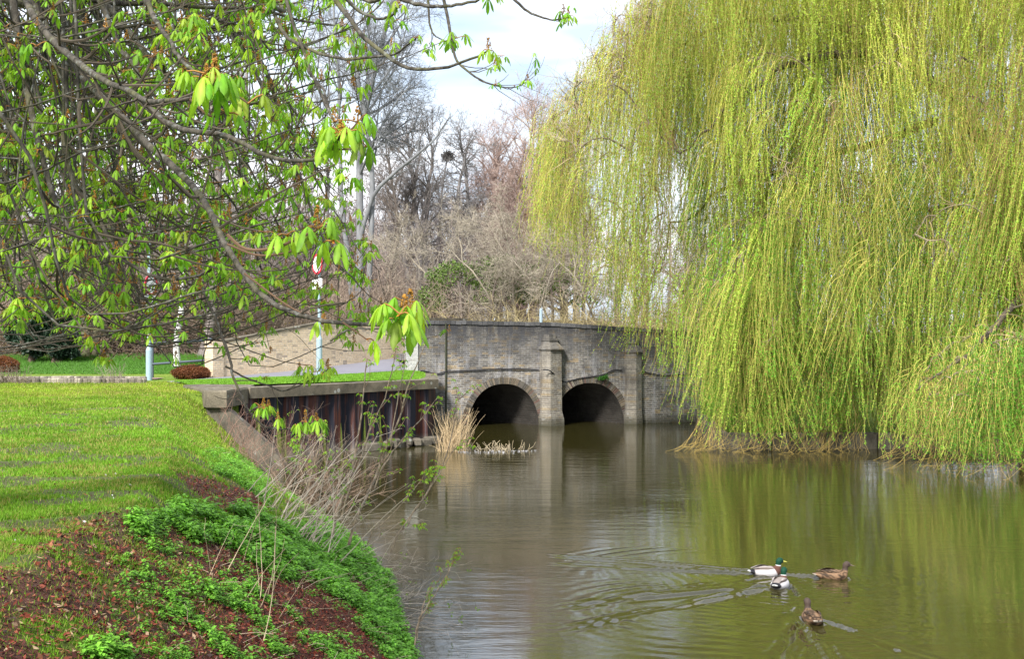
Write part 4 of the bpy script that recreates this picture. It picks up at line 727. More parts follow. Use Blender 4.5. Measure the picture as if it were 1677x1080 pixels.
    rr = np.full((n, K), .0050)*np.linspace(1.1, .6, K); a = Acc(); tc_ = np.array((.52, .45, .11))*rng.uniform(.7, 1.2, (len(T), 1)); oc = np.where(rng.uniform(size=(len(T), 1)) < .25, np.array([[.28, .17, .07]]), tc_); v, q = tubes(pts, rr, 3); a.add(v, q, np.repeat(oc[tid]*rng.uniform(.75, 1.2, (n, 1)), K*3, 0)); a.build('strands', M_twig, o)
    m_ = 520; x = rng.uniform(5.5, 16, m_); p0 = np.stack([x, np.where(x > 10.5, rng.uniform(29.5, 34, m_), rng.uniform(35.6, 37, m_)), rng.uniform(.25, 1.3, m_)], -1); dx = rng.uniform(-1.2, .3, m_); e = p0+np.stack([dx, rng.uniform(-.7, .1, m_), -p0[:, 2]+.02], -1)
    tp = np.stack([p0*(1-t)+e*t+np.array([0, 0, 1])*(-.25*np.sin(t*math.pi)*p0[:, 2:]) for t in np.linspace(0, 1, 6)], 1); tp[:, :, 2] = np.maximum(tp[:, :, 2], .01); tp[:, 1:] += np.cumsum(rng.normal(size=tp[:, 1:].shape)*.035, 1); add_tubes(a2 := Acc(), (tp, np.full((m_, 6), .0034)), 3, (.44, .32, .10), rng, .4); a2.build('trailing_twigs', M_twig, o)
    # leaves along the strands
    dens = rng.uniform(.12, 1.9, len(T))*np.interp(T[:, 0], [1, 4, 6], [.35, .55, 1.0]); cnt = np.minimum((ln*38*dens[tid]).astype(int), 240); sid = np.repeat(np.arange(n), cnt); u = rng.uniform(.03, 1, len(sid))**.85; nd = np.maximum(ln[sid]/.16, 3); u = np.clip((np.floor(u*nd)+.5)/nd+rng.normal(size=len(sid))*.05/np.maximum(ln[sid], .3), .02, 1)*(K-1); i = np.minimum(u.astype(int), K-2); f = (u-i)[:, None]
    p = pts[sid, i]*(1-f)+pts[sid, i+1]*f; d = nrm(rng.normal(size=(len(sid), 3))*(.8, .8, .35)+np.array((0, 0, -.8)))
    g = np.clip(rng.uniform(0, .85, (len(T), 1))+(T[:, 2:3]-7)/16, 0, 1); base = np.array((.15, .41, .03))*(1-g)+np.array((.45, .56, .08))*g; g2 = (rng.uniform(.55, 1.3, (len(T), 1))[tid])*rng.uniform(.8, 1.2, (n, 1)); l = rng.uniform(.04, .075, len(sid))[:, None]; w = l*.13+.003; sd = nrm(np.cross(d, rng.normal(size=d.shape)))
    V = np.stack([p, p+d*l*.4+sd*w, p+d*l, p+d*l*.4-sd*w], 1); cc = np.repeat(base[tid[sid]]*g2[sid]*rng.uniform(.88, 1.12, (len(sid), 1)), 4, 0); a = Acc(); a.add(V, np.arange(len(sid)*4).reshape(-1, 4), cc); a.build('foliage', M_willow, o); print('willow leaves', len(sid), 'strands', n)
willow()

# ------------------------------------------------------------------ horse chestnut
def leaflet(L_, W_, az, droop, rng, col, nseg=6, fold=.35, curl=.5):
    """a drooping obovate leaflet from the origin; returns verts, quads, cols"""
    t = np.linspace(0, 1, nseg+1); wd = np.interp(t, [0, .2, .6, .85, 1], [.12, .5, 1, .75, .06])*W_/2
    el = -droop*(1-np.exp(-t*3.2))+.35*(1-t)*0; cx = np.cumsum(np.concatenate([[0], np.cos(el[1:])]))*L_/nseg; cz = np.cumsum(np.concatenate([[0], np.sin(el[1:])]))*L_/nseg; V = []; Cc = []
    for k in range(nseg+1):
        nx, nz_ = -math.sin(el[k]), math.cos(el[k])
        for sg in (-1, 0, 1): V.append((cx[k]+nx*fold*wd[k]*abs(sg)*-1, sg*wd[k], cz[k]+nz_*fold*wd[k]*abs(sg)*-1)); Cc.append(np.array(col)*(1.3 if sg == 0 else (.82 if k % 2 else 1.08))*(1-.1*t[k]))  # alternate rows darkened: shading of the leaf ridges put into vertex colour
    V = np.array(V); c, s = math.cos(az), math.sin(az); V = V@np.array([[c, -s, 0], [s, c, 0], [0, 0, 1]]).T
    q = [(k*3+j, k*3+j+1, k*3+j+4, k*3+j+3) for k in range(nseg) for j in range(2)]; return V, np.array(q), np.array(Cc)
def cluster_template(rng, nleaf=3, spike=False, size=1.0, droop=1.25):
    L_ = Acc(); S_ = Acc(); a0 = rng.uniform(0, 6.28)
    for k in range(nleaf):
        az = a0+k*2*math.pi/nleaf+rng.uniform(-.4, .4); pe = rng.uniform(.028, .06)*size; e = rng.uniform(-.2, .7); hub = np.array((math.cos(az)*math.cos(e), math.sin(az)*math.cos(e), math.sin(e)))*pe
        tube1(S_, [np.zeros(3), hub*.6+(0, 0, .004), hub], [.0026, .002], 4, (.34, .17, .05), caps=False); g = rng.uniform(0, 1); col = np.array((.14, .36, .02))*(1-g)+np.array((.42, .64, .06))*g; col = col*.65+np.array((.34, .24, .06))*.35 if rng.uniform() < .06 else col; nl = rng.choice([5, 5, 6])
        for j in range(nl):
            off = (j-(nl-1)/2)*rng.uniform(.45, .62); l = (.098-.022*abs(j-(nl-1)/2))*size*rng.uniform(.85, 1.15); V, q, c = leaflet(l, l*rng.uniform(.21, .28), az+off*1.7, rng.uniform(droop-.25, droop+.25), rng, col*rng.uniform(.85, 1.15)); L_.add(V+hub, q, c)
    for k in range(5):                                       # orange bud scales
        az = rng.uniform(0, 6.28); d = np.array((math.cos(az), math.sin(az), rng.uniform(-.8, .3)))*.014*size; w = np.array((-math.sin(az), math.cos(az), 0))*.004; S_.add([d*0, d*.6+w, d, d*.6-w], [(0, 1, 2, 3)], (.48, .17, .03))
    if spike:
        h = rng.uniform(.045, .08)*size; tube1(S_, [(0, 0, 0), (rng.normal()*.004, rng.normal()*.004, h)], [.003, .001], 4, (.25, .15, .05), caps=False); m_ = 34; t = rng.uniform(.12, 1, m_); az = rng.uniform(0, 6.28, m_); r = (1-t)*.016*size+.002
        for t_, a_, r_ in zip(t, az, r):
            c = np.array((math.cos(a_)*r_, math.sin(a_)*r_, t_*h)); s = .0042*size; o8 = np.array([(s, 0, 0), (0, s, 0), (-s, 0, 0), (0, -s, 0), (0, 0, s), (0, 0, -s)])+c; S_.add(o8, [(0, 1, 4), (1, 2, 4), (2, 3, 4), (3, 0, 4), (1, 0, 5), (2, 1, 5), (3, 2, 5), (0, 3, 5)], np.array((.30, .15, .025))*rng.uniform(.6, 1.3))
    return L_, S_
def stamp(acc, T, pos, rot, sc, rng, cv=.2):
    if not T.v: return
    V = np.concatenate(T.v); Cc = np.concatenate(T.c); m_ = len(pos); c, s = np.cos(rot), np.sin(rot); W = np.stack([V[None, :, 0]*c[:, None]-V[None, :, 1]*s[:, None], V[None, :, 0]*s[:, None]+V[None, :, 1]*c[:, None], np.tile(V[None, :, 2], (m_, 1))], -1)*sc[:, None, None]+pos[:, None, :]
    CC = Cc[None]*rng.uniform(1-cv, 1+cv, (m_, 1, 1)); by = {}
    for f, mt in T.f: by.setdefault(f.shape[1], []).append(f)
    first = True; base = acc.n; acc.v.append(W.reshape(-1, 3)); acc.c.append(np.broadcast_to(CC, W.shape).reshape(-1, 3)); acc.n += m_*len(V)
    for w_, fl in by.items(): f = np.concatenate(fl); acc.f.append(((f[None]+(np.arange(m_)*len(V))[:, None, None]+base).reshape(-1, w_), 0))
def chestnut():
    rng = np.random.RandomState(300); o = empty('horse_chestnut', (-6.6, 8.5, gz(-6.6, 8.5)), label='horse chestnut with lichened drooping boughs and limp new leaves overhanging the lawn', cat='tree')
    tr = smooth_line([(-6.6, 8.5, 1.7), (-6.5, 8.4, 4), (-6.3, 8.2, 6.5), (-6.0, 8, 9), (-5.6, 8, 12)], 20); a = Acc(); tube1(a, tr, [.42, .33, .28, .16], 14, (.17, .15, .12)); HB = [tr[k] for k in (9, 11, 13, 15, 17)]
    B = [ # traced boughs: (pixels), depth start, depth end, radius start/end, end size
     ([(50, -10), (77, 50), (110, 87), (137, 127), (160, 154), (187, 177), (214, 207), (240, 234), (267, 257), (294, 284), (314, 304), (334, 330), (350, 360), (372, 405), (400, 448), (437, 492), (472, 508), (515, 525), (561, 528), (601, 532), (647, 534), (662, 528)], 6.6, 3.5, .030, .0050, 1.15, 'n'),
     ([(40, -10), (55, 27), (83, 63), (117, 93), (150, 120), (177, 134), (207, 147), (234, 164), (260, 167), (287, 165), (311, 162), (340, 150), (352, 134)], 6.0, 3.3, .024, .0045, 1.15, 'n'),
     ([(207, 147), (234, 167), (254, 187), (277, 204), (310, 214), (350, 217), (381, 227), (411, 244), (444, 257), (477, 264), (514, 259), (541, 245), (558, 222)], 4.9, 3.5, .018, .0045, 1.1, 'n'),
     ([(20, -10), (28, 40), (35, 83), (43, 133), (52, 184), (60, 217), (68, 254), (80, 294), (93, 334), (104, 358), (120, 382), (136, 400)], 6.5, 6.0, .028, .012, 1, 'n'),
     ([(80, 20), (97, 57), (107, 100), (108, 150), (107, 200), (105, 247), (120, 290), (134, 327), (157, 360), (168, 368), (181, 395), (201, 424), (227, 443), (253, 453), (279, 458), (308, 455), (337, 448), (356, 434)], 6.6, 6.0, .024, .007, 1, 'n'),
     ([(160, -10), (180, 40), (194, 73), (214, 100), (230, 130), (247, 147), (262, 180), (275, 230)], 6.5, 6.2, .022, .006, 1, 'n'), ([(236, -10), (254, 30), (277, 63), (290, 90), (317, 117), (338, 130)], 5.2, 4.2, .015, .006, 1, 'n'),
     ([(120, -6), (187, 5), (267, 5), (334, 12), (401, 13), (447, 20), (500, 34), (560, 42)], 7, 7.6, .022, .007, 1, 'n'), ([(150, 52), (215, 42), (260, 34), (330, 30), (390, 40)], 7, 7, .016, .006, 1, 'n'),
     ([(545, -10), (560, 15), (577, 37), (600, 63), (623, 83), (650, 102), (677, 112), (710, 113), (743, 107), (770, 97), (790, 88), (800, 82)], 5.2, 4.5, .015, .0042, .72, 'n'),
     ([(447, 17), (470, 60), (500, 77), (533, 90), (573, 97), (610, 93), (647, 87), (672, 70), (682, 62)], 6.2, 5.0, .013, .004, .4, 's'), ([(500, 100), (520, 140), (535, 175), (548, 199)], 5.4, 5.0, .011, .006, 1, 'n'),
     ([(468, -10), (480, 40), (500, 90), (510, 120), (530, 150), (545, 196), (560, 215)], 6, 5.5, .012, .005, .9, 'n'),
     ([(640, -8), (687, 7), (727, 10), (775, 2), (800, -8)], 5.5, 5.2, .014, .005, .9, 'n'), ([(560, -8), (590, 18), (620, 30), (645, 22), (652, 10)], 5.5, 5.2, .012, .004, .8, 'n'),
     ([(725, -8), (735, 40), (740, 67), (747, 97), (767, 117), (790, 132), (820, 142), (847, 142), (864, 132)], 10, 9.6, .018, .004, 1, 'n'), ([(835, -8), (863, 17), (893, 30), (917, 32), (931, 24)], 10, 9.8, .016, .004, 1, 'n'),
     ([(700, -8), (704, 40), (715, 60), (742, 70)], 10, 10, .014, .004, 1, 'n'),
     ([(120, 440), (156, 473), (175, 502), (194, 521), (227, 531), (253, 537)], 9, 8.6, .016, .006, 1.1, 'n'), ([(0, 468), (40, 480), (80, 494), (120, 498)], 9, 8.6, .012, .005, 1.1, 'n'), ([(40, 430), (60, 480), (90, 530), (140, 560), (170, 585)], 9.4, 9, .014, .005, 1.15, 'n'),
     ([(330, 470), (360, 540), (376, 588), (381, 616), (395, 648), (409, 676), (430, 696), (458, 704), (494, 698), (518, 690)], 7.0, 6.6, .012, .004, .95, 'n'), ([(409, 676), (420, 668), (432, 668)], 6.7, 6.6, .006, .004, .9, 'n'), ([(370, 600), (400, 618), (440, 632), (470, 640), (510, 622), (538, 604)], 8, 7.6, .009, .004, .9, 'n'),
     ([(0, 215), (60, 222), (110, 218), (150, 210), (175, 196)], 7.5, 7.5, .013, .005, 1, 'n'), ([(0, 310), (60, 312), (110, 330), (180, 345), (250, 335)], 8, 7.8, .014, .006, 1, 'n'), ([(540, 560), (575, 540), (640, 540)], 5, 5, .006, .004, .6, 'n')]
    P_ = []; R_ = []; ends = []; K = 24
    for pts, y0, y1, r0, r1, sz, md in B:
        m_ = len(pts); w = np.array([P(x, y, y0+(y1-y0)*k/(m_-1)) for k, (x, y) in enumerate(pts)]); w = smooth_line(w, K); P_.append(w); R_.append(np.linspace(r0, r1, K)); ends.append((w[-1], sz))
        if pts[0][1] <= 30 and pts[0][0] < 700 or pts[0][0] <= 0:                     # join back to the trunk out of frame
            h = HB[rng.randint(0, 4)]; s = w[0]; dv = w[0]-w[1]; tube1(a, [h, h*.5+s*.5+(0, 0, .9), s+nrm(dv)*.5, s], [.09, .06, r0*1.1, r0], 8, (.17, .155, .12), res=16, caps=False)
        elif pts[0][1] <= 0:
            h = HB[4]; s = w[0]; tube1(a, [h, h*.5+s*.5+(0, 0, 1.2), s+(-.2, 0, .5), s], [.1, .07, r0*1.2, r0], 8, (.17, .155, .12), res=18, caps=False)
    tr_near = (np.array(P_), np.array(R_)); v, q = tubes(tr_near[0]+rng.normal(size=tr_near[0].shape)*.002, tr_near[1]*.78, 9); a.add(v, q, (.07, .062, .05)); a.build('boughs', M_bark, o, smooth=True)
    # many further boughs behind, sweeping down from upper left and turning up at the tip
    REG = [(-60, -60), (600, -60), (612, 120), (610, 240), (590, 300), (520, 340), (560, 420), (600, 470), (640, 530), (560, 560), (500, 610), (430, 600), (380, 560), (300, 535), (230, 590), (130, 590), (60, 540), (-60, 500)]
    E = []
    while len(E) < 290:
        x, y = rng.uniform(-60, 660), rng.uniform(-60, 615)
        if inpoly(np.array([x]), np.array([y]), REG)[0] and not (x > 470 and rng.uniform() < .25): E.append((x, y, rng.uniform(5.8, 13.0)))
    Pm = []; Rm = []
    for x, y, Y in E:
        e = P(x, y, Y); L_ = rng.uniform(1.8, 4.0); sx = rng.uniform(.35, .8); st = e+np.array((-L_*sx, rng.uniform(-.6, .6), L_*(1.1-sx*.5))); md = e+np.array((-L_*.3, rng.uniform(-.2, .2), -.02*L_)); md2 = e*.5+st*.5+np.array((-.1, 0, .02))*L_
        Pm.append(smooth_line([st, md2+rng.normal(size=3)*.08, md+rng.normal(size=3)*.06, e+np.array((-.12, 0, -.02)), e+np.array((.03, 0, .07))], 16)); Rm.append(np.linspace(.022, .0042, 16)*rng.uniform(.6, 1.1))
    # steep limbs that carry them
    Pl = []; Rl = []
    for k in range(30):
        Y = rng.uniform(7, 13); x0 = rng.uniform(-250, 330); st = P(x0, -80, Y); en = P(x0+rng.uniform(120, 330), rng.uniform(260, 470), Y+rng.uniform(-1, 1)); Pl.append(smooth_line([st, st*.6+en*.4+(0.05, 0, -.12), en+(-.25, 0, .3), en+(0, 0, 0)], 20)); Rl.append(np.linspace(.04, .007, 20)*rng.uniform(.6, 1.2))
        if k % 3 == 0: h = HB[3+k % 2]; tube_pts = smooth_line([h, h*.5+st*.5+(0, 0, 1.0), st+(-.3, 0, .6), st], 20); Pl.append(tube_pts); Rl.append(np.linspace(.09, Rl[-1][0], 20))
    kp = [k for k in range(len(Pm)) if proj(Pm[k])[1].max() < 606]; Pm = [Pm[k] for k in kp]; Rm = [Rm[k] for k in kp]
    md_ = (np.array(Pm), np.array(Rm)); lb = (np.array(Pl), np.array(Rl)); a = Acc(); v, q = tubes(md_[0]+rng.normal(size=md_[0].shape)*.004, md_[1]*.5, 6); a.add(v, q, colvar(len(Pm), 96, (.075, .07, .055), rng)); v, q = tubes(lb[0]+rng.normal(size=lb[0].shape)*.006, lb[1]*.5, 8); a.add(v, q, colvar(len(Pl), 160, (.09, .085, .07), rng)); a.build('rear_boughs', M_bark, o, smooth=True)
    t1 = grow(md_, 1350, rng, 7, (.25, .98), (30, 60), (.14, .32), .75, .12, .6, .5, .0035, flat=.3); t2 = grow(lb, 330, rng, 8, (.1, 1), (30, 70), (.15, .4), .6, .12, .5, .4, .004)
    sel = [k for k, b_ in enumerate(B) if b_[6] == 'n' and b_[0][0][0] < 450 and b_[0][0][1] < 480]; nb = (tr_near[0][sel], tr_near[1][sel]); t3 = grow(nb, 120, rng, 8, (.1, .85), (30, 60), (.08, .2), .7, .12, .5, .45, .0032)
    t4 = grow((tr_near[0][[15, 16, 17]], tr_near[1][[15, 16, 17]]), 24, rng, 6, (.35, .98), (30, 60), (.15, .4), .5, .12, .5, .5, .003); t5 = grow((tr_near[0][[18, 19, 20, 21, 23]], tr_near[1][[18, 19, 20, 21, 23]]), 26, rng, 6, (.3, .98), (30, 60), (.15, .35), .4, .12, .5, .5, .003)
    t6 = grow(t2, 750, rng, 6, (.3, 1), (30, 60), (.3, .6), .6, .12, .6, .5, .003)
    a = Acc()
    def vis(t_): q = proj(t_[0][:, -1]); q2 = proj(t_[0][:, 3]); k_ = (q[1] < 604) & (q2[1] < 604) & ~((q[0] > 612) & (q[1] > 100) & (q[1] < 500) & (t_[0][:, -1, 1] < 14) & (q[0] < 1000)); return t_[0][k_], t_[1][k_]
    t1, t2, t3, t6 = vis(t1), vis(t2), vis(t3), vis(t6)
    for t_ in (t1, t2, t3, t4, t5, t6): add_tubes(a, (t_[0], t_[1]*.8), 5, (.085, .07, .05), rng, .25)
    a.build('twigs', M_twig, o)
    tips = np.concatenate([t[0][:, -1] for t in (t1, t2, t3, t4, t5, t6)]+[md_[0][:, -1]]); mids = np.concatenate([t1[0][:, 4], t2[0][:, 5], t3[0][:, 5], t6[0][:, 3]]); mids = mids[rng.uniform(size=len(mids)) < .85]
    pos = np.concatenate([tips, mids+rng.normal(size=mids.shape)*.01]); px, py = proj(pos); ok = (pos[:, 1] > 4.6) & ~((px > 606) & (py > 130) & (py < 440) & (rng.uniform(size=len(px)) > .12)) & ~((px > 610) & (px < 700) & (py < 600) & (pos[:, 1] > 11)); ok &= (py < 620) & ~((px < 130) & (py > 560)); ok &= rng.uniform(size=len(px)) < np.where(py < 60, .75, .95); win = ((px > 503) & (px < 536) & (py > 395) & (py < 462)) | ((px > 226) & (px < 252) & (py > 428) & (py < 486)); ok &= ~win; pos = pos[ok]
    TL = [cluster_template(rng, rng.choice([1, 2, 3, 4]), k % 3 == 0, 1.0, rng.uniform(.85, 1.5)) for k in range(20)]; LA, SA = Acc(), Acc(); pick = rng.randint(0, 20, len(pos)); sc = rng.uniform(.5, 1.12, len(pos))*np.where(pos[:, 1] < 6, .75, 1)
    for k in range(20): m_ = pick == k; stamp(LA, TL[k][0], pos[m_], rng.uniform(0, 6.28, m_.sum()), sc[m_], rng); stamp(SA, TL[k][1], pos[m_], rng.uniform(0, 6.28, m_.sum()), sc[m_], rng)
    for k, (e, sz) in enumerate(ends):
        l_, s_ = cluster_template(rng, 4 if sz > 1.05 else 3, sz > .65, sz*.9, 1.35); r_ = np.array([rng.uniform(0, 6.28)]); stamp(LA, l_, e[None], r_, np.ones(1), rng, 0); stamp(SA, s_, e[None], r_, np.ones(1), rng, 0)
    # the big sprays right in front of the lens
    for (x, y, Y, n_, sz, sp) in ((352, 134, 3.3, 4, 1.1, 1), (405, 170, 3.5, 3, 1.1, 0), (372, 185, 3.4, 2, .9, 0), (335, 120, 3.3, 2, .9, 0), (520, 375, 3.6, 4, 1.05, 1), (470, 385, 3.6, 3, 1.0, 0), (545, 395, 3.6, 2, 1.1, 0), (672, 505, 3.5, 4, 1.15, 1), (640, 500, 3.5, 2, 1.0, 0), (655, 515, 3.4, 3, 1.1, 0), (600, 556, 3.6, 1, .9, 0), (530, 530, 4.2, 2, .8, 1), (560, 222, 3.6, 4, 1.0, 1), (585, 200, 3.7, 3, .9, 1), (600, 240, 3.6, 2, 1.0, 0), (545, 240, 3.6, 2, 1.0, 0), (30, 80, 6, 3, 1.2, 1), (60, 75, 5, 2, .9, 0), (505, 100, 5.2, 3, .8, 1), (440, 670, 6.7, 3, .9, 1), (425, 665, 6.7, 2, .8, 0), (455, 690, 6.6, 2, .9, 1), (500, 690, 6.6, 3, .95, 1), (520, 692, 6.6, 3, .9, 0), (485, 698, 6.6, 2, .9, 0)):
        l_, s_ = cluster_template(rng, n_, bool(sp), sz*.9, 1.4); e = P(x, y, Y)[None]; r_ = np.array([rng.uniform(0, 6.28)]); stamp(LA, l_, e, r_, np.ones(1), rng, 0); stamp(SA, s_, e, r_, np.ones(1), rng, 0)
    st = Acc()
    for pts, Y, r in (([(372, 384), (395, 405), (420, 410), (455, 405), (485, 392), (503, 384), (520, 376)], 3.6, .0055), ([(372, 400), (420, 418), (465, 415), (492, 405)], 3.7, .004), ([(353, 134), (372, 146), (405, 168)], 3.4, .004), ([(311, 162), (345, 190), (372, 182)], 3.4, .004), ([(400, 448), (470, 500), (530, 530)], 4.2, .004), ([(561, 528), (585, 545), (600, 556)], 3.6, .003), ([(558, 222), (575, 212), (585, 200)], 3.6, .0035), ([(541, 245), (570, 244), (600, 240)], 3.6, .003), ([(440, 670), (446, 690), (458, 706)], 6.7, .004)):
        tube1(st, [P(x, y, Y) for x, y in pts], [r, r*.7], 6, (.13, .08, .05), res=14)
    st.build('sprays', M_twig, o); LA.build('foliage', M_leaf, o, smooth=True); SA.build('flower_buds', M_twig, o); print('chestnut clusters', len(pos))
chestnut()
# ------------------------------------------------------------------ near bank
def lawn():
    rng = np.random.RandomState(400); N = 640000; Y = 4.8*(38/4.8)**rng.uniform(0, 1, N); x = rng.uniform(-.46, 0.02, N)*Y; z = land_z(x, Y); px, py = proj(np.stack([x, Y, z], -1)); mf, n = mulch_f(x, Y, z)
    dirt = (fbm(x, Y*1.5, 1.0, 31) > .535) & (Y < 26); ok = (z > .75) & (py < 1130) & (px > -40); ok &= rng.uniform(size=N) < np.where(mf > .4, .03+.10*sstep(400, 200, px)+.6*(vnoise(x, Y, 3, 77) > .60)*sstep(420, 200, px), np.where(dirt, .15, np.clip(.35+1.2*fbm(x, Y*1.5, 2.2, 71), 0, 1))); ok &= ~((Y > 31) & (x > -7.6-(Y-31)*.5) & (Y < 35)); ok &= ~((Y > 34.8) & (x > -9.3)) & ~((Y > 37.3) & (px < 240))
    x, Y, z = x[ok], Y[ok], z[ok]; n = len(x); b = np.stack([x, Y, z-.005], -1); h = rng.uniform(.02, .055, n)*np.interp(Y, [5, 20, 38], [.75, 1.2, 1.6])*(.6+.8*fbm(x, Y, 1.1, 6)); w = np.interp(Y, [5, 12, 38], [.0028, .006, .016]); a_ = rng.uniform(0, math.pi, n); s = np.stack([np.cos(a_), np.sin(a_), 0*a_], -1)*w[:, None]
    tip = b+np.stack([rng.normal(size=n)*.4, rng.normal(size=n)*.4, np.ones(n)], -1)*h[:, None]; V = np.stack([b-s, b+s, tip], 1)
    f = (sstep(20, 34, Y)*.9*fbm(x, Y, .5, 8))[:, None]; c = np.array((.17, .34, .025))*(1-f)+np.array((.38, .42, .05))*f; c = c*rng.uniform(.6, 1.3, (n, 1))*(.55+.9*fbm(x, Y*1.1, 1.1, 14))[:, None]; yl = (rng.uniform(size=(n, 1)) < .10+.3*(fbm(x, Y*1.6, 1.3, 61) > .55)[:, None]); c = np.where(yl, np.array((.36, .33, .10)), c)
    a = Acc(); a.add(V, np.arange(n*3).reshape(-1, 3), np.repeat(c, 3, 0)); tag(a.build('grass', M_grass), kind='stuff', label='short bright green lawn grass, thin and patchy towards the bank', cat='grass')
    # grass of the verge behind the piles and rough far lawn
    a = Acc(); i = rng.randint(0, 23, 26000); j = rng.randint(0, 5, 26000); u, w_ = rng.uniform(size=(2, 26000, 1)); k = i*6+j; p = (VERGE[k]*(1-u)+VERGE[k+6]*u)*(1-w_)+(VERGE[k+1]*(1-u)+VERGE[k+7]*u)*w_; p = p[(p[:, 1] < 45.4) & (p[:, 1] > 34)]; m_ = len(p); s = np.stack([rng.uniform(.008, .016, m_), np.zeros(m_), np.zeros(m_)], -1)
    a.add(np.stack([p-s, p+s, p+np.stack([rng.normal(size=m_)*.03, rng.normal(size=m_)*.03, rng.uniform(.02, .07, m_)], -1)], 1), np.arange(m_*3).reshape(-1, 3), np.repeat(np.array((.16, .34, .025))*rng.uniform(.6, 1.3, (m_, 1)), 3, 0)); tag(a.build('grass', M_grass), 'bright grass strip between the pile capping and the road', 'grass', kind='stuff')
    a = Acc(); m_ = 60000; Y = rng.uniform(46, 57, m_); px = rng.uniform(-40, 345, m_); x = (px-CX)/F*Y; p = np.stack([x, Y, land_z(x, Y)], -1); s = np.stack([rng.uniform(.012, .03, m_), np.zeros(m_), np.zeros(m_)], -1); hh = np.interp(Y, [46, 52, 57], [.05, .12, .5])*rng.uniform(.5, 1.2, m_)
    a.add(np.stack([p-s, p+s, p+np.stack([rng.normal(size=m_)*.05, rng.normal(size=m_)*.05, hh], -1)], 1), np.arange(m_*3).reshape(-1, 3), np.repeat(np.array((.085, .22, .025))*rng.uniform(.55, 1.35, (m_, 1)), 3, 0)); tag(a.build('grass', M_grass), 'longer deep green grass along the foot of the wood', 'grass', kind='stuff')
lawn()
def mulch():
    rng = np.random.RandomState(410); N = 150000; Y = 4.8*(24/4.8)**rng.uniform(0, 1, N); x = rng.uniform(-.46, .06, N)*Y; z = land_z(x, Y); mf, n = mulch_f(x, Y, z); px, py = proj(np.stack([x, Y, z], -1)); ok = (z > -.02) & ((mf > .35) | (rng.uniform(size=N) < .02)) & (py < 1140) & (px > -40); ok &= rng.uniform(size=N) < np.interp(px, [0, 300, 420], [.3, .6, 1.0]); x, Y, z = x[ok], Y[ok], z[ok]; n = len(x); p = np.stack([x, Y, z+rng.uniform(.004, .03, n)], -1)
    cols = np.array([(.15, .032, .018), (.20, .055, .035), (.08, .025, .02), (.24, .10, .055), (.055, .035, .03), (.32, .22, .14)]); pk = rng.choice(6, n, p=[.28, .22, .18, .14, .1, .08]); d = nrm(rng.normal(size=(n, 3))*(1, 1, .3)); s = nrm(np.cross(d, rng.normal(size=(n, 3))*(.35, .35, 1)+(0, 0, .6))); l = rng.uniform(.015, .055, n)[:, None]; w = l*rng.uniform(.2, .55, (n, 1)); cu = np.array((0, 0, 1))*l*.25
    V = np.stack([p-d*l*.5, p+s*w*.6+cu*.3, p+d*l*.5+cu, p-s*w*.6], 1); a = Acc(); a.add(V, np.arange(n*4).reshape(-1, 4), np.repeat(cols[pk]*rng.uniform(.7, 1.3, (n, 1)), 4, 0)); tag(a.build('leaf_mulch', M_straw), 'red brown mulch of fallen leaves and bark chips on the bank', 'mulch', kind='stuff')
mulch()
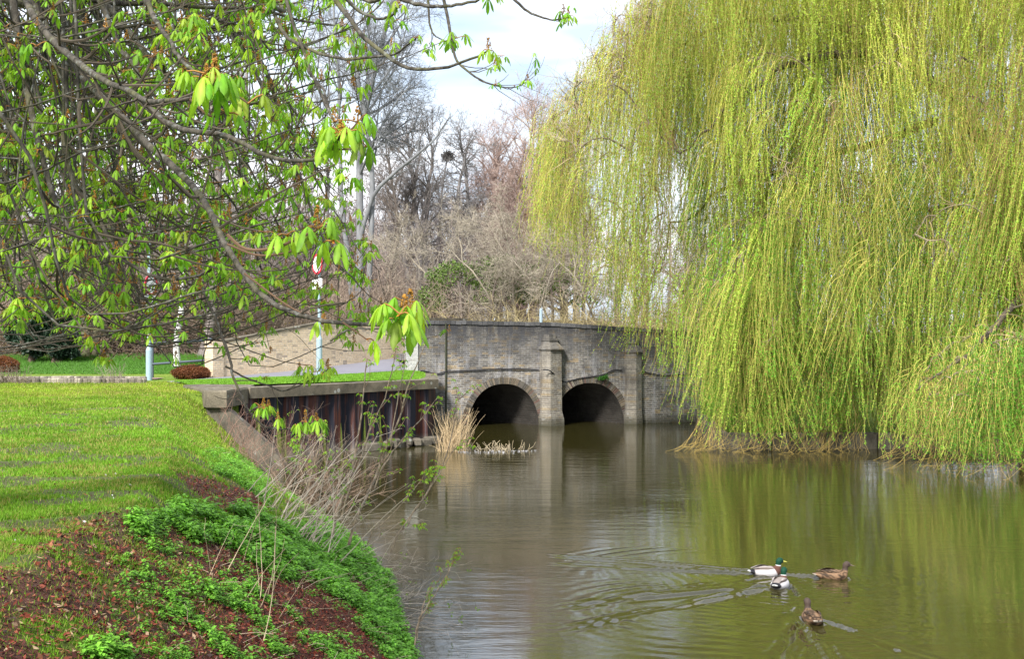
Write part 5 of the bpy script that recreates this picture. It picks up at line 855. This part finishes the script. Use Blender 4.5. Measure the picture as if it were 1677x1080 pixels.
def nettles():
    rng = np.random.RandomState(420)
    def tmpl(h, n):
        A = Acc(); pos = []; dirs = []
        for k in range(n):
            az = rng.uniform(0, 6.28); hz = rng.uniform(.15, 1)*h; r = rng.uniform(.0, .075)*(1.2-hz/h*.5); pos.append((math.cos(az)*r, math.sin(az)*r, hz)); dirs.append((math.cos(az+rng.normal()*.4), math.sin(az+rng.normal()*.4), rng.uniform(-.5, .35)))
        pos = np.array(pos); d = nrm(np.array(dirs)); m_ = len(pos); s = nrm(np.cross(d, np.tile((0, 0, 1.), (m_, 1)))); u = np.cross(s, d); l = rng.uniform(.028, .055, m_)[:, None]; w = l*.34
        V = np.stack([pos, pos+d*l*.3+s*w+u*w*.3, pos+d*l*.3, pos+d*l*.3-s*w+u*w*.3, pos+d*l*.7+s*w*.6-u*l*.02, pos+d*l-u*l*.12, pos+d*l*.7-s*w*.6-u*l*.02], 1).reshape(-1, 3); i = np.arange(m_)[:, None]*7
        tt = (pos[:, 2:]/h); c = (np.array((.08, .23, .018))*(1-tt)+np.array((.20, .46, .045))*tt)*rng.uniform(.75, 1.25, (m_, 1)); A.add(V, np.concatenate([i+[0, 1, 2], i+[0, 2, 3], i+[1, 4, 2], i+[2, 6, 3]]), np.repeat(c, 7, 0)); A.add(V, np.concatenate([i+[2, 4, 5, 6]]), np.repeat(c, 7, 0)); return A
    TP = [tmpl(rng.uniform(.08, .17), rng.randint(26, 44)) for _ in range(10)]
    Z1 = [(205, 855), (330, 838), (430, 852), (560, 880), (625, 915), (655, 990), (692, 1085), (640, 1090), (585, 1000), (500, 955), (420, 940), (370, 890), (220, 878)]; Z2 = [(285, 985), (350, 955), (470, 985), (560, 1010), (620, 1090), (400, 1090), (270, 1040)]; Z3 = [(330, 745), (380, 735), (430, 770), (450, 850), (410, 805), (350, 775)]; Z4 = [(100, 1085), (160, 1060), (300, 1060), (300, 1095)]
    N = 90000; Y = 5*(32/5)**rng.uniform(0, 1, N); x = rng.uniform(-.35, .02, N)*Y; z = land_z(x, Y); px, py = proj(np.stack([x, Y, z], -1)); nq = (vnoise(x, Y, 2.2, 41)-.5)*30; clump = fbm(x, Y, 2.6, 43)
    a1 = inpoly(px+nq, py+nq*.8, Z1) & (clump > .40); a2 = inpoly(px+nq, py+nq, Z2) & (clump > .55); a3 = inpoly(px+nq*.5, py+nq*.4, Z3) & (clump > .36); a4 = inpoly(px+nq, py+nq, Z4) & (clump > .5); edge = (x > shore_x(Y)-.38*(.3+1.4*vnoise(x, Y, 1.1, 81))) & (z > .0) & (Y > 7) & (Y < 29.5) & (clump > .40); strag = inpoly(px, py, [(215, 860), (420, 850), (700, 1090), (150, 1090)]) & (rng.uniform(size=N) < .05+.10*(clump > .5))
    ok = (z > .03) & (a1 | a2 | a3 | a4 | edge | strag) & (rng.uniform(size=N) < .33); x, Y, z = x[ok], Y[ok], z[ok]; n = len(x); hb = np.where(a1[ok], .95, np.where(edge[ok], .8, .6))*(.55+1.0*fbm(x, Y, 1.6, 47))*rng.uniform(.75, 1.3, n); pos = np.stack([x, Y, z-.02], -1); pk = rng.randint(0, 10, n); A = Acc()
    for k in range(10): m_ = pk == k; stamp(A, TP[k], pos[m_], rng.uniform(0, 6.28, m_.sum()), hb[m_], rng, .25)
    tag(A.build('nettles', M_nettle, smooth=False), 'young bright green nettles spread over the river bank', 'nettles', kind='stuff'); print('nettle clumps', n)
nettles()
rng = np.random.RandomState(430); n = 420; Y = 6*(24/6)**rng.uniform(0, 1, n); d_ = rng.uniform(.1, 1.9, n); x = shore_x(Y)-d_; z = np.maximum(land_z(x, Y), .0)+.05; p0 = np.stack([x, Y, z], -1); az = rng.uniform(0, math.pi*2, n); l = rng.uniform(.06, .32, n); dr = np.stack([np.cos(az), np.sin(az), rng.uniform(-.05, .4, n)], -1)
pts = np.stack([p0, p0+dr*(l*.5)[:, None]+rng.normal(size=(n, 3))*.006+(0, 0, .008), p0+dr*l[:, None]], 1); a = Acc(); add_tubes(a, (pts, np.full((n, 3), .0020)), 4, (.42, .33, .24), rng, .35); tag(a.build('dead_stalks', M_straw), 'scattered pale dead stalks lying on the bank', 'dead stalks', kind='stuff')
a = Acc(); n = 60; x = rng.uniform(-4.5, -1, n); Y = rng.uniform(5.5, 14, n); z = land_z(x, Y)+.03; leaves_at(a, np.stack([x, Y, z], -1), rng, (.02, .04), .6, ((.35, .33, .33), (.6, .58, .56))); tag(a.build('petals', M_straw), 'few pale petals and bits scattered over the mulch', 'petals', kind='stuff')

# reeds, debris, fern
def reeds():
    o = bare_shrub('reed_clump', 'straw coloured dead reeds standing in the water before the left arch', [P(722, 745, 36), P(758, 742, 36)], 230, (.5, 1.55), (.08, 0, 1), 440, (.52, .40, .24), .20, .007, 7, twigs=0, arch=.5); return o
reeds()
rng = np.random.RandomState(441); a = Acc(); n = 70; c = P(812, 738, 36.5); p = np.array((c[0], c[1], 0))+rng.normal(size=(n, 3))*(.45, .25, 0); p[:, 2] = -.02; e = p+np.stack([rng.normal(size=n)*.12, rng.normal(size=n)*.08, rng.uniform(.02, .28, n)], -1); add_tubes(a, (np.stack([p, (p+e)/2+rng.normal(size=(n, 3))*.02, e], 1), np.full((n, 3), .006)), 4, (.42, .35, .24), rng); tag(a.build('reed_stubble', M_straw), 'broken reed stubble poking from the water beside the reed clump', 'reeds')
a = Acc(); n = 130; u = rng.uniform(-1, 1, n); p = np.stack([P(815, 740, 35.8)[0]+u*1.15, 35.8+u*.3+rng.normal(size=n)*.22*(1-u*u*.6), np.full(n, .008)+rng.uniform(0, .012, n)], -1); d = nrm(rng.normal(size=(n, 3))*(1, .5, .02)); leaves_at(a, p, rng, (.03, .07), .5, ((.22, .21, .22), (.5, .5, .52)), dirs=d, fold=.0); tag(a.build('floating_scum', M_straw), 'pale line of foam and scum drifting past the reed stubble', 'foam', kind='stuff')
fc = BO+np.array((ca, sa, 0))*bx(986)+np.array((sa, -ca, 0))*.06; fc[2] = bl(986, 622)[2]; o = empty('wall_fern', fc, label='small green fern growing out of the brick above the right arch', cat='fern'); a = Acc(); b_ = Acc(); rng = np.random.RandomState(5)
for k in range(16):
    az = rng.uniform(-2.9, -.2); d = np.array((math.cos(az), math.sin(az), rng.uniform(.2, 1.0))); L_ = rng.uniform(.15, .32); ar = smooth_line([fc, fc+d*L_*.55, fc+d*L_+(0, 0, -.08)], 7); tube1(b_, ar, .004, 4, (.06, .13, .02)); q = np.repeat(ar[1:], 8, 0)+rng.normal(size=(48, 3))*.008; leaves_at(a, q, rng, (.04, .075), .35, ((.04, .17, .02), (.10, .30, .04)))
b_.build('stalks', M_twig, o); a.build('fronds', M_leaf, o)

# dead stems and bare shrubs on the bank
bare_shrub('bare_shrub', 'mass of pale dead stems leaning right on the bank before the wing wall', [GP(415, 17), GP(470, 15.5), GP(535, 15)], 54, (.7, 1.7), (.6, .1, .75), 450, (.56, .47, .38), .26, .0066, twigs=1, arch=.25, leaf=90)
bare_shrub('bare_shrub', 'brown tangled bare shrub against the wing wall at the water edge', [GP(440, 26), GP(500, 25), GP(560, 23.6)], 95, (.8, 2.0), (.35, 0, .9), 451, (.23, .165, .12), .42, .006, twigs=7, arch=.6, leaf=90)
bare_shrub('bare_shrub', 'reddish thin stems rising beside the sloping concrete wall', [GP(365, 29.5), GP(430, 28)], 60, (.5, 1.4), (.3, 0, .95), 452, (.28, .17, .13), .35, .006, twigs=5, arch=.4)
bare_shrub('bare_shrub', 'low arching pale twigs hanging over the water at the bank edge', [GP(590, 18.5), GP(630, 16), GP(650, 14)], 46, (.5, 1.3), (.9, -.1, .35), 453, (.42, .36, .30), .35, .0042, twigs=4, arch=.7, leaf=30)
bare_shrub('dead_stem_clump', 'few tall pale dead stems standing among the nettles on the lawn edge', [GP(350, 10.6), GP(400, 9.6), GP(440, 10.5), GP(370, 12)], 12, (.5, 1.1), (.35, .1, .9), 454, (.52, .40, .27), .16, .0042, twigs=1, cat='stems')
def sapling(label, base, stems_, sp=1.0, seed=0):
    rng = np.random.RandomState(500+seed); bx_, by_, Y = base; o = empty('sapling', P(bx_, by_, Y), label=label, cat='sapling', group='young saplings sprouting from the bank'); a = Acc(); S_ = []; Rr = []
    for pts, r in stems_:
        w = smooth_line([P(x, y, Y+.1*k) for k, (x, y) in enumerate(pts)], 16); w[0, 2] -= .1; S_.append(w); Rr.append(np.linspace(r, r*.35, 16))
    st = (np.array(S_), np.array(Rr)); v, q = tubes(st[0]+rng.normal(size=st[0].shape)*.006, st[1], 7); a.add(v, q, (.30, .23, .16)); a.build('stems', M_bark_light, o, smooth=True)
    t = grow(st, 7*len(S_), rng, 6, (.35, .97), (25, 50), (.08, .26), .4, .1, .55, .4, .004); a = Acc(); add_tubes(a, t, 5, (.27, .19, .13), rng); a.build('twigs', M_twig, o)
    e = np.concatenate([t[0][:, -1], st[0][:, -1], st[0][:, 8], st[0][:, 12], t[0][:, 3]]); LA, SA = Acc(), Acc()
    for p in e:
        l_, s_ = cluster_template(rng, 2 if rng.uniform() < .7 else 3, False, .52*sp*Y/14, 1.1); r_ = np.array([rng.uniform(0, 6.28)]); stamp(LA, l_, p[None], r_, np.ones(1), rng); stamp(SA, s_, p[None], r_, np.ones(1), rng)
    LA.build('buds', M_leaf, o); SA.build('bud_scales', M_twig, o); return o
M_bark_light = bark_mat('sapling_bark', .15)
sapling('tall upright sapling with a pale olive stem, leftmost of the saplings', (543, 872, 16.5), [([(543, 872), (562, 810), (578, 760), (592, 676), (601, 588)], .022), ([(560, 838), (592, 746), (610, 697), (631, 648), (649, 572)], .014)], seed=1)
sapling('tall sapling with a fork near its top reaching up to the parapet corner', (571, 882, 15.5), [([(571, 882), (592, 830), (613, 789), (631, 739), (659, 672), (666, 637), (698, 563)], .020), ([(613, 789), (650, 730), (687, 690), (719, 650)], .010), ([(640, 720), (652, 650), (664, 590), (660, 560)], .008)], seed=2)
sapling('sapling with reddish tip leaning over the reeds', (640, 890, 14.5), [([(640, 893), (668, 850), (698, 810), (733, 739), (747, 669), (754, 644)], .012), ([(668, 850), (705, 800), (740, 745), (772, 716)], .008)], seed=3)
sapling('thin arching sapling low over the dark water', (600, 890, 15), [([(602, 880), (640, 845), (680, 800), (700, 770)], .008), ([(620, 868), (660, 858), (690, 862)], .006)], seed=4)
sapling('small brown two stemmed sapling at the water edge in the foreground', (680, 1040, 11.6), [([(680, 1040), (690, 1005), (700, 975), (713, 960), (733, 919)], .008), ([(684, 1015), (705, 985), (722, 960), (738, 930), (746, 905)], .008), ([(682, 1030), (700, 1000), (704, 985)], .005)], .8, seed=5)
sapling('short budding sapling among the dead stems above the bank', (500, 800, 19), [([(498, 850), (505, 800), (520, 740), (530, 690)], .012), ([(505, 800), (490, 760), (482, 720)], .008)], seed=6)

# ------------------------------------------------------------------ ducks
def duck(k):
    p, ang, hen = DUCKS[k]; rng = np.random.RandomState(600+k)
    lab = ['grey and white drake with a green head, swimming right, furthest back of the left pair', 'pale drake seen from behind with a dark head, nearer of the left pair', 'speckled brown duck swimming right, apart on the right of the group', 'speckled brown duck seen from behind, nearest of all'][k]
    o = empty('duck', (p[0], p[1], .0), R(ang), label=lab, cat='duck', group='ducks swimming on the river')
    rg = [(-.275, .075, .006, .006, 10), (-.25, .07, .035, .010, 5), (-.21, .06, .058, .024, 0), (-.15, .05, .082, .048, 0), (-.07, .045, .10, .066, 0), (.03, .04, .105, .072, 5), (.10, .045, .098, .074, 18), (.150, .062, .080, .066, 38), (.178, .098, .052, .050, 62), (.190, .128, .038, .040, 80), (.193, .155, .033, .035, 86), (.199, .185, .038, .043, 62), (.217, .204, .039, .043, 25), (.240, .202, .033, .037, 0), (.258, .197, .022, .023, -8), (.266, .195, .008, .009, -10)]
    rg = smooth_line(np.array(rg)[:, :3], 46), smooth_line(np.array(rg)[:, 2:5], 46); X, Z, W = rg[0].T; H = rg[1][:, 1]; A = np.radians(rg[1][:, 2]); n = 22; th = np.linspace(0, 2*math.pi, n, endpoint=False); V = []; Cc = []
    for i in range(46):
        s = i/45*15
        for t in th:
            y = math.cos(t)*max(W[i], .004)*1.08; h = math.sin(t)*max(H[i], .004)*(1.2 if i < 24 else 1.05); x = X[i]-math.sin(A[i])*h; z = Z[i]+math.cos(A[i])*h; V.append((x, y, z)); up = math.sin(t)
            if hen:
                base = np.array((.115, .07, .04)) if s < 9 else np.array((.065, .045, .035)); sp = .3+1.5*(vnoise(i*.45+3*k, t*2.6, 1.6, 4) > .5)+.3*rng.uniform() if s < 9 else rng.uniform(.8, 1.15); c = base*sp
                if s < 1.6: c = np.array((.55, .48, .40)) if up < .3 else base*.6
            else:
                if s > 9.6: c = np.array((.004, .045, .022)) if up > -.4 else np.array((.01, .03, .05))
                elif s > 9.1: c = np.array((.8, .8, .8))
                elif s > 6.6: c = np.array((.10, .045, .03))
                elif s > 2.4: c = np.array((.52, .50, .50)) if up < .55 else np.array((.26, .22, .20))
                elif s > 1.2: c = np.array((.015, .015, .02))
                else: c = np.array((.6, .6, .58))
            Cc.append(c)
    i = np.arange(46*n).reshape(46, n); j = np.roll(np.arange(n), -1); q = np.stack([i[:-1], i[:-1][:, j], i[1:][:, j], i[1:]], -1).reshape(-1, 4); a = Acc(); a.add(V, q, Cc); a.build('body', M_feather, o, smooth=True, local=True)
    a = Acc(); bp = [(.255, .022, .014), (.275, .018, .011), (.300, .019, .007), (.322, .016, .004), (.328, .006, .002)]; V = []
    for (x, w, h) in bp:
        for t in np.linspace(0, 2*math.pi, 10, endpoint=False): V.append((x, math.cos(t)*w*.75, .195-(x-.255)*.25+math.sin(t)*h))
    i = np.arange(50).reshape(5, 10); j = np.roll(np.arange(10), -1); a.add(V, np.stack([i[:-1], i[:-1][:, j], i[1:][:, j], i[1:]], -1).reshape(-1, 4), (.14, .11, .08) if hen else (.50, .48, .10)); a.build('bill', M_feather, o, smooth=True, local=True)
    for sg in (-1, 1):
        a = Acc(); V = []; Cc = []; m_ = 14
        for ii, u in enumerate(np.linspace(0, 1, m_)):
            x = .09-.30*u; w = .050*math.sin(math.pi*min(u*1.15+.08, 1))**.6+.003
            for jj, t in enumerate(np.linspace(-1, 1, 7)):
                y = sg*(.062+.020*math.sin(math.pi*u)+(t*-.3)*w*.9-.028*u); z = .088+.028*math.sin(math.pi*(u*.8+.1))+t*w*.55+.012*(1-t*t); V.append((x, y+sg*.018*(1-t*t), z)); c = np.array((.07, .045, .028))*(.5+2.4*(vnoise(ii*.9, jj*.9, 1, 3) > .55)) if hen else (np.array((.33, .29, .27)) if t > 0 else np.array((.20, .16, .14))); Cc.append(c*(.6 if u > .75 else 1))
        i = np.arange(m_*7).reshape(m_, 7); a.add(V, np.stack([i[:-1, :-1], i[:-1, 1:], i[1:, 1:], i[1:, :-1]], -1).reshape(-1, 4), Cc); a.build('wing', M_feather, o, smooth=True, local=True)
        a = Acc(); ell(a, (.232, sg*.038, .212), .005, 10, 0, th=.01); e_ = a.build('eye', M_black, o, local=True)
for k in range(4): duck(k)
